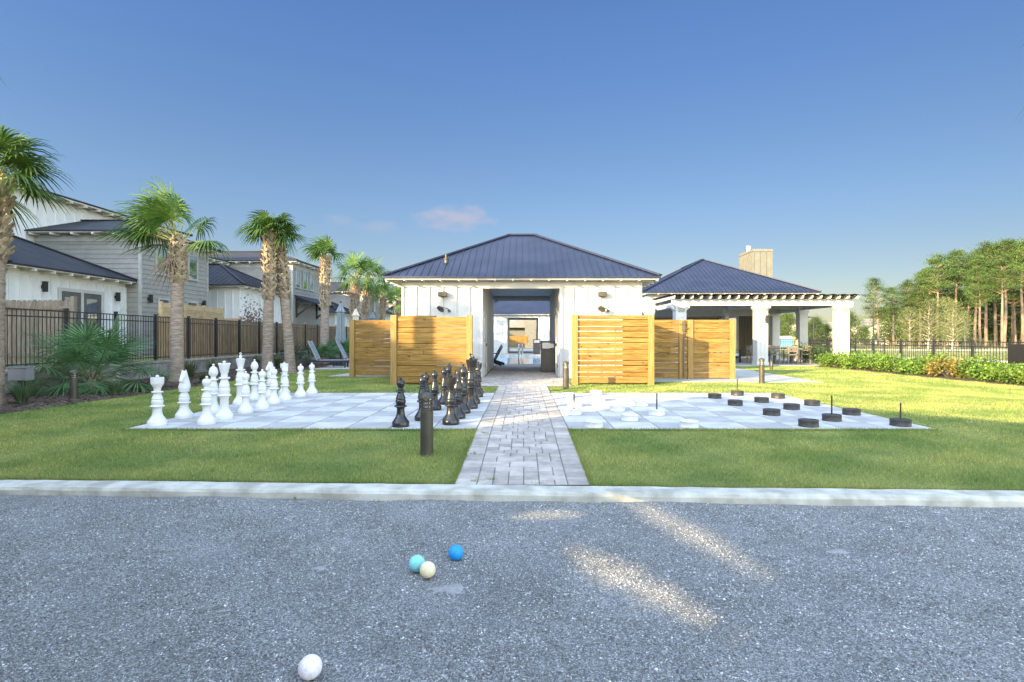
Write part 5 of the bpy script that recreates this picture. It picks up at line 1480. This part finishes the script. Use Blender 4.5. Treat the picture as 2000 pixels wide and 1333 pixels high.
# ------------------------------------------------------------------ pines and other trees
def pine_proto(name, label, cat, H, bare, cw, seed, leafm, barkm, nclump=46, per=150, needle=.34, flat=.45, rt=.24, loc=(0, 0, 0), group=None, straight=.5):
    root = thing(name, label, cat, loc, 0, group); rg = np.random.default_rng(seed); rr = random.Random(seed)
    tr = MB(); pts = []; rad = []; lx_, ly_ = rr.uniform(-straight, straight), rr.uniform(-straight, straight)
    for k in range(9):
        t = k / 8; pts.append((lx_ * t * t + .12 * math.sin(t * 7 + seed), ly_ * t * t, H * .96 * t)); rad.append(rt * (1 - .82 * t) + .02)
    tr.tube(pts, rad, 9)
    cl = []
    for k in range(nclump):
        u = (k + rr.random()) / nclump; z = H * (bare + (1 - bare) * u)
        prof = cw * (math.sin(math.pi * min(1, .18 + .82 * u)) ** .7) * (.55 + .45 * rr.random())
        a = k * 2.4 + rr.uniform(-.6, .6); t = z / H; ax = Vector((lx_ * t * t, ly_ * t * t, z - rr.uniform(.2, .9)))
        e = Vector((ax.x + math.cos(a) * prof, ax.y + math.sin(a) * prof, z + rr.uniform(-.1, .5)))
        tr.tube([ax, (ax + e) / 2 + Vector((0, 0, -.1)), e], [.07, .045, .02], 4, cap=False)
        cl.append((e, rr.uniform(.55, 1.15)))
        if rr.random() < .6: cl.append(((ax + e) / 2 + Vector((rr.uniform(-.4, .4), rr.uniform(-.4, .4), .25)), rr.uniform(.4, .8)))
    for k in range(7):
        z = H * bare * rr.uniform(.45, 1); a = rr.uniform(0, 6.28); t = z / H; ax = Vector((lx_ * t * t, ly_ * t * t, z)); ln = rr.uniform(.5, 1.6)
        tr.tube([ax, ax + Vector((math.cos(a) * ln, math.sin(a) * ln, rr.uniform(-.2, .4)))], [.04, .012], 4, cap=False)
    tr.build('trunk', barkm, root, smooth=True)
    C_, T_ = [], []
    for e, s in cl:
        n = int(per * s); c = np.array(e)[None] + rg.normal(0, 1, (n, 3)) * np.array([.62, .62, .62 * flat]) * s
        d = rg.normal(0, 1, (n, 3)); d[:, 2] = d[:, 2] * .6 + .25; d /= np.linalg.norm(d, axis=1)[:, None]
        q = np.cross(d, rg.normal(0, 1, (n, 3))); q /= np.linalg.norm(q, axis=1)[:, None]
        L = (needle * rg.uniform(.5, 1.2, n))[:, None]; wd = L * .16
        C_.append(np.stack([c - q * wd, c + q * wd, c + d * L], 1).reshape(-1, 3)); T_.append(rg.uniform(.65, 1.3, n) * rr.uniform(.75, 1.2))
    o = np_mesh('crown', np.concatenate(C_), 3, np.concatenate(T_), leafm); o.parent = root
    return root
protoP = [pine_proto('pine_tree', 'p', 'pine tree', 15, .62, 2.6, 3, M['pine_leaf'], M['pine_bark'], nclump=46, per=165, needle=.28, flat=.34),
          pine_proto('pine_tree', 'p', 'pine tree', 15, .54, 2.4, 6, M['pine_leaf'], M['pine_bark'], nclump=50, per=160, needle=.28, flat=.36),
          pine_proto('pine_tree', 'p', 'pine tree', 15, .70, 2.9, 11, M['pine_leaf'], M['pine_bark'], nclump=40, per=185, needle=.28, flat=.32),
          pine_proto('pine_tree', 'p', 'pine tree', 15, .44, 2.9, 15, M['pine_leaf'], M['pine_bark'], nclump=58, per=150, needle=.28, flat=.36, straight=1.0),
          pine_proto('pine_tree', 'p', 'pine tree', 15, .58, 2.2, 19, M['pine_leaf'], M['pine_bark'], nclump=34, per=165, needle=.28, flat=.34, straight=1.2)]
protoC = [pine_proto('pale_tree', 'p', 'tree', 8, .22, 2.0, 21, M['cypress_leaf'], M['pale_bark'], nclump=46, per=90, needle=.28, rt=.16, straight=.3),
          pine_proto('pale_tree', 'p', 'tree', 8, .15, 2.3, 25, M['cypress_leaf'], M['pale_bark'], nclump=50, per=100, needle=.28, rt=.15, straight=.3)]
protoB = [pine_proto('bushy_tree', 'p', 'tree', 7, .10, 2.6, 31, M['pine_leaf'], M['pine_bark'], nclump=60, per=150, needle=.30, flat=.8, rt=.15)]
used = set()
def plant(pl, i, px, ytop, Y, label, group, wide=1.0):
    src = pl[i % len(pl)]; Hs = {'pine_tree': 15, 'pale_tree': 8, 'bushy_tree': 7}[src.name.split('.')[0]]
    if src.name in used: o = copy_tree(src)
    else: o = src; used.add(src.name)
    H = CAMZ + (CY - ytop) * Y / FPX + .3
    o.location = ((px - CX) * Y / FPX, Y, -.3); s = H / Hs * .97; o.scale = (s * wide, s * wide, s); o.rotation_euler = (0, 0, random.uniform(0, 6.28))
    o['label'] = label; o['group'] = group
TALL = 'tall pine with a bare trunk in the grove beyond the right fence'
for i, (px, yt, Y) in enumerate(((1832, 498, 78), (1850, 515, 84), (1868, 489, 80), (1888, 497, 86), (1905, 500, 78), (1926, 474, 80), (1945, 476, 88), (1963, 470, 78), (1982, 472, 84), (1996, 468, 76),
                               (2016, 464, 82), (2035, 466, 78), (2060, 462, 84), (2085, 470, 80), (1820, 520, 90), (1958, 500, 70), (1915, 520, 72), (1978, 505, 92), (2004, 500, 96))):
    plant(protoP, i, px, yt, Y, TALL, 'pines in the right grove', .95)
for i, (px, yt, Y, l) in enumerate(((1716, 545, 74, 'pine standing apart, leftmost of the grove by the lamp post'), (1746, 560, 80, 'shorter pine second from the left end of the grove'), (1772, 548, 86, 'pine third from the left end of the grove'), (1796, 530, 82, 'pine where the grove starts to rise'))):
    plant(protoP, i + 3, px, yt, Y, l, 'pines in the right grove', 1.0)
for i, (px, yt, Y, l) in enumerate(((1813, 588, 62, 'pale barked tree at the left of three before the pines'), (1844, 580, 64, 'pale barked tree in the middle of three before the pines'), (1860, 592, 60, 'pale barked tree at the right of three before the pines'),
                                    (1776, 600, 66, 'pale green tree left of the pale barked ones'), (1885, 610, 68, 'pale green tree at the foot of the tall pines'))):
    plant(protoC, i, px, yt, Y, l, 'pale trees before the grove', .95)
for i, (px, yt, Y, l) in enumerate(((1740, 600, 92, 'bushy tree left in the understorey of the grove'), (1790, 585, 94, 'bushy tree below the rising pines'), (1830, 572, 96, 'bushy tree behind the pale barked trees'), (1872, 572, 98, 'bushy tree behind the pale barked trees'),
                                    (1912, 570, 98, 'bushy tree between the pine trunks'), (1950, 566, 100, 'bushy tree between the pine trunks'), (1990, 568, 98, 'bushy tree between the pine trunks'), (2030, 566, 98, 'bushy tree between the pine trunks'),
                                    (1540, 612, 84, 'rounded tree seen between the two pavilion columns'), (1520, 618, 88, 'rounded tree close to the left pavilion column'), (1590, 622, 80, 'rounded tree left of the pergola corner column'), (1614, 634, 84, 'bushy tree beside the pergola corner column'), (1575, 636, 90, 'lower tree behind the slim lamp post'),
                                    (1664, 612, 70, 'dark tree right of the pergola corner'), (1648, 645, 74, 'low dark tree behind the pergola corner column'), (1690, 640, 96, 'low tree behind the lamp post'), (1470, 640, 90, 'tree behind the chimney panels'), (1560, 640, 70, 'low yellowish tree behind the play structure'))):
    plant(protoB, i, px, yt, Y, l, 'bushy trees beyond the fence', 1.2 if i < 8 else 1.0)
# tall thin grass strip along the sidewalk beyond the fence
N = 9000
xx = rng.uniform(15.5, 60, N); yy = rng.uniform(18, 75, N)
h = rng.uniform(.05, .25, N); a = rng.uniform(0, 6.28, N); wv = rng.uniform(.01, .03, N)
zz = np.full(N, -.06)
b0 = np.stack([xx - np.cos(a) * wv, yy - np.sin(a) * wv, zz], -1); b1 = np.stack([xx + np.cos(a) * wv, yy + np.sin(a) * wv, zz], -1); tp = np.stack([xx + rng.normal(0, .05, N), yy + rng.normal(0, .05, N), zz + h], -1)
o = np_mesh('field_grass', np.stack([b0, b1, tp], 1).reshape(-1, 3), 3, rng.uniform(.7, 1.6, N), M['tuft']); tag(o, 'rough yellow green grass beyond the black fence', 'grass', kind='stuff')

# ------------------------------------------------------------------ unseen plank blockers, added to cast shade and sun streaks
def su(u, s): return Vector((lx * s + ly * u, ly * s - lx * u, 0))
TANE = math.tan(R(SUN_EL))
def added_shade_screen(label, ua, ub, s, ztop, slots=()):
    a, b = su(ua, s), su(ub, s); root = thing('added_shade_screen', label, 'privacy screen', (a.x, a.y, -.2)); d = b - a; L = d.length; uu = d.normalized(); nn = Vector((uu.y, -uu.x, 0))
    mb = MB(); o = Vector((0, 0, .2)); r = random.Random(label); wd = .06; k = int(L / wd)
    for i in range(k):
        p0, p1 = L * i / k, L * (i + 1) / k; u_ = ua + (ub - ua) * (i + .5) / k; cuts = []
        for (sa, za, sb, zb, wmax) in slots:
            lo, hi = min(sa, sb), max(sa, sb)
            if lo <= u_ <= hi:
                f = (u_ - sa) / (sb - sa); zc = za + (zb - za) * f; hw = wmax / 2 * min(1, 2.6 * f + .15, 2.2 * (1 - f) + .1) * r.uniform(.75, 1.2); cuts.append((zc - hw, zc + hw))
        cuts.sort(); z = -.2; t = r.uniform(.85, 1.1)
        for c0, c1 in cuts + [(ztop, ztop)]:
            if c0 > z: mb.fbox(o, uu, nn, (p0, p1), (-.012, .012), (z, c0), t)
            z = max(z, c1)
    mb.build('planks', M['wood_old'], root)
    for i in range(int(L / 2.4) + 1):
        p = MB(); q = min(L, i * 2.4); p.fbox(o, uu, nn, (q - .05, q + .05), (.015, .11), (-.2, ztop)); p.build('post', M['wood_old'], root)
S0 = -3.0
added_shade_screen('tall plank screen left of the camera shading the near chess pieces', -12.8, -6.90, S0, 1.80 - S0 * TANE)  # added blocker, top edge set to keep the chess board shaded
added_shade_screen('lower plank screen left of the camera letting sun onto the path', -6.90, -6.16, S0, 1.30 - S0 * TANE)  # added blocker, cut lower so a sun strip reaches the path
added_shade_screen('taller plank screen behind the camera shading the gravel court', -6.16, 5.0, S0, 2.94 - S0 * TANE,
             ((-2.68, 1.357, -1.24, 1.272, .080), (-3.18, 1.69, -1.34, 1.47, .070), (-3.45, 1.40, -3.02, 1.50, .085)))  # slots in this added blocker shape the sun streaks on the gravel
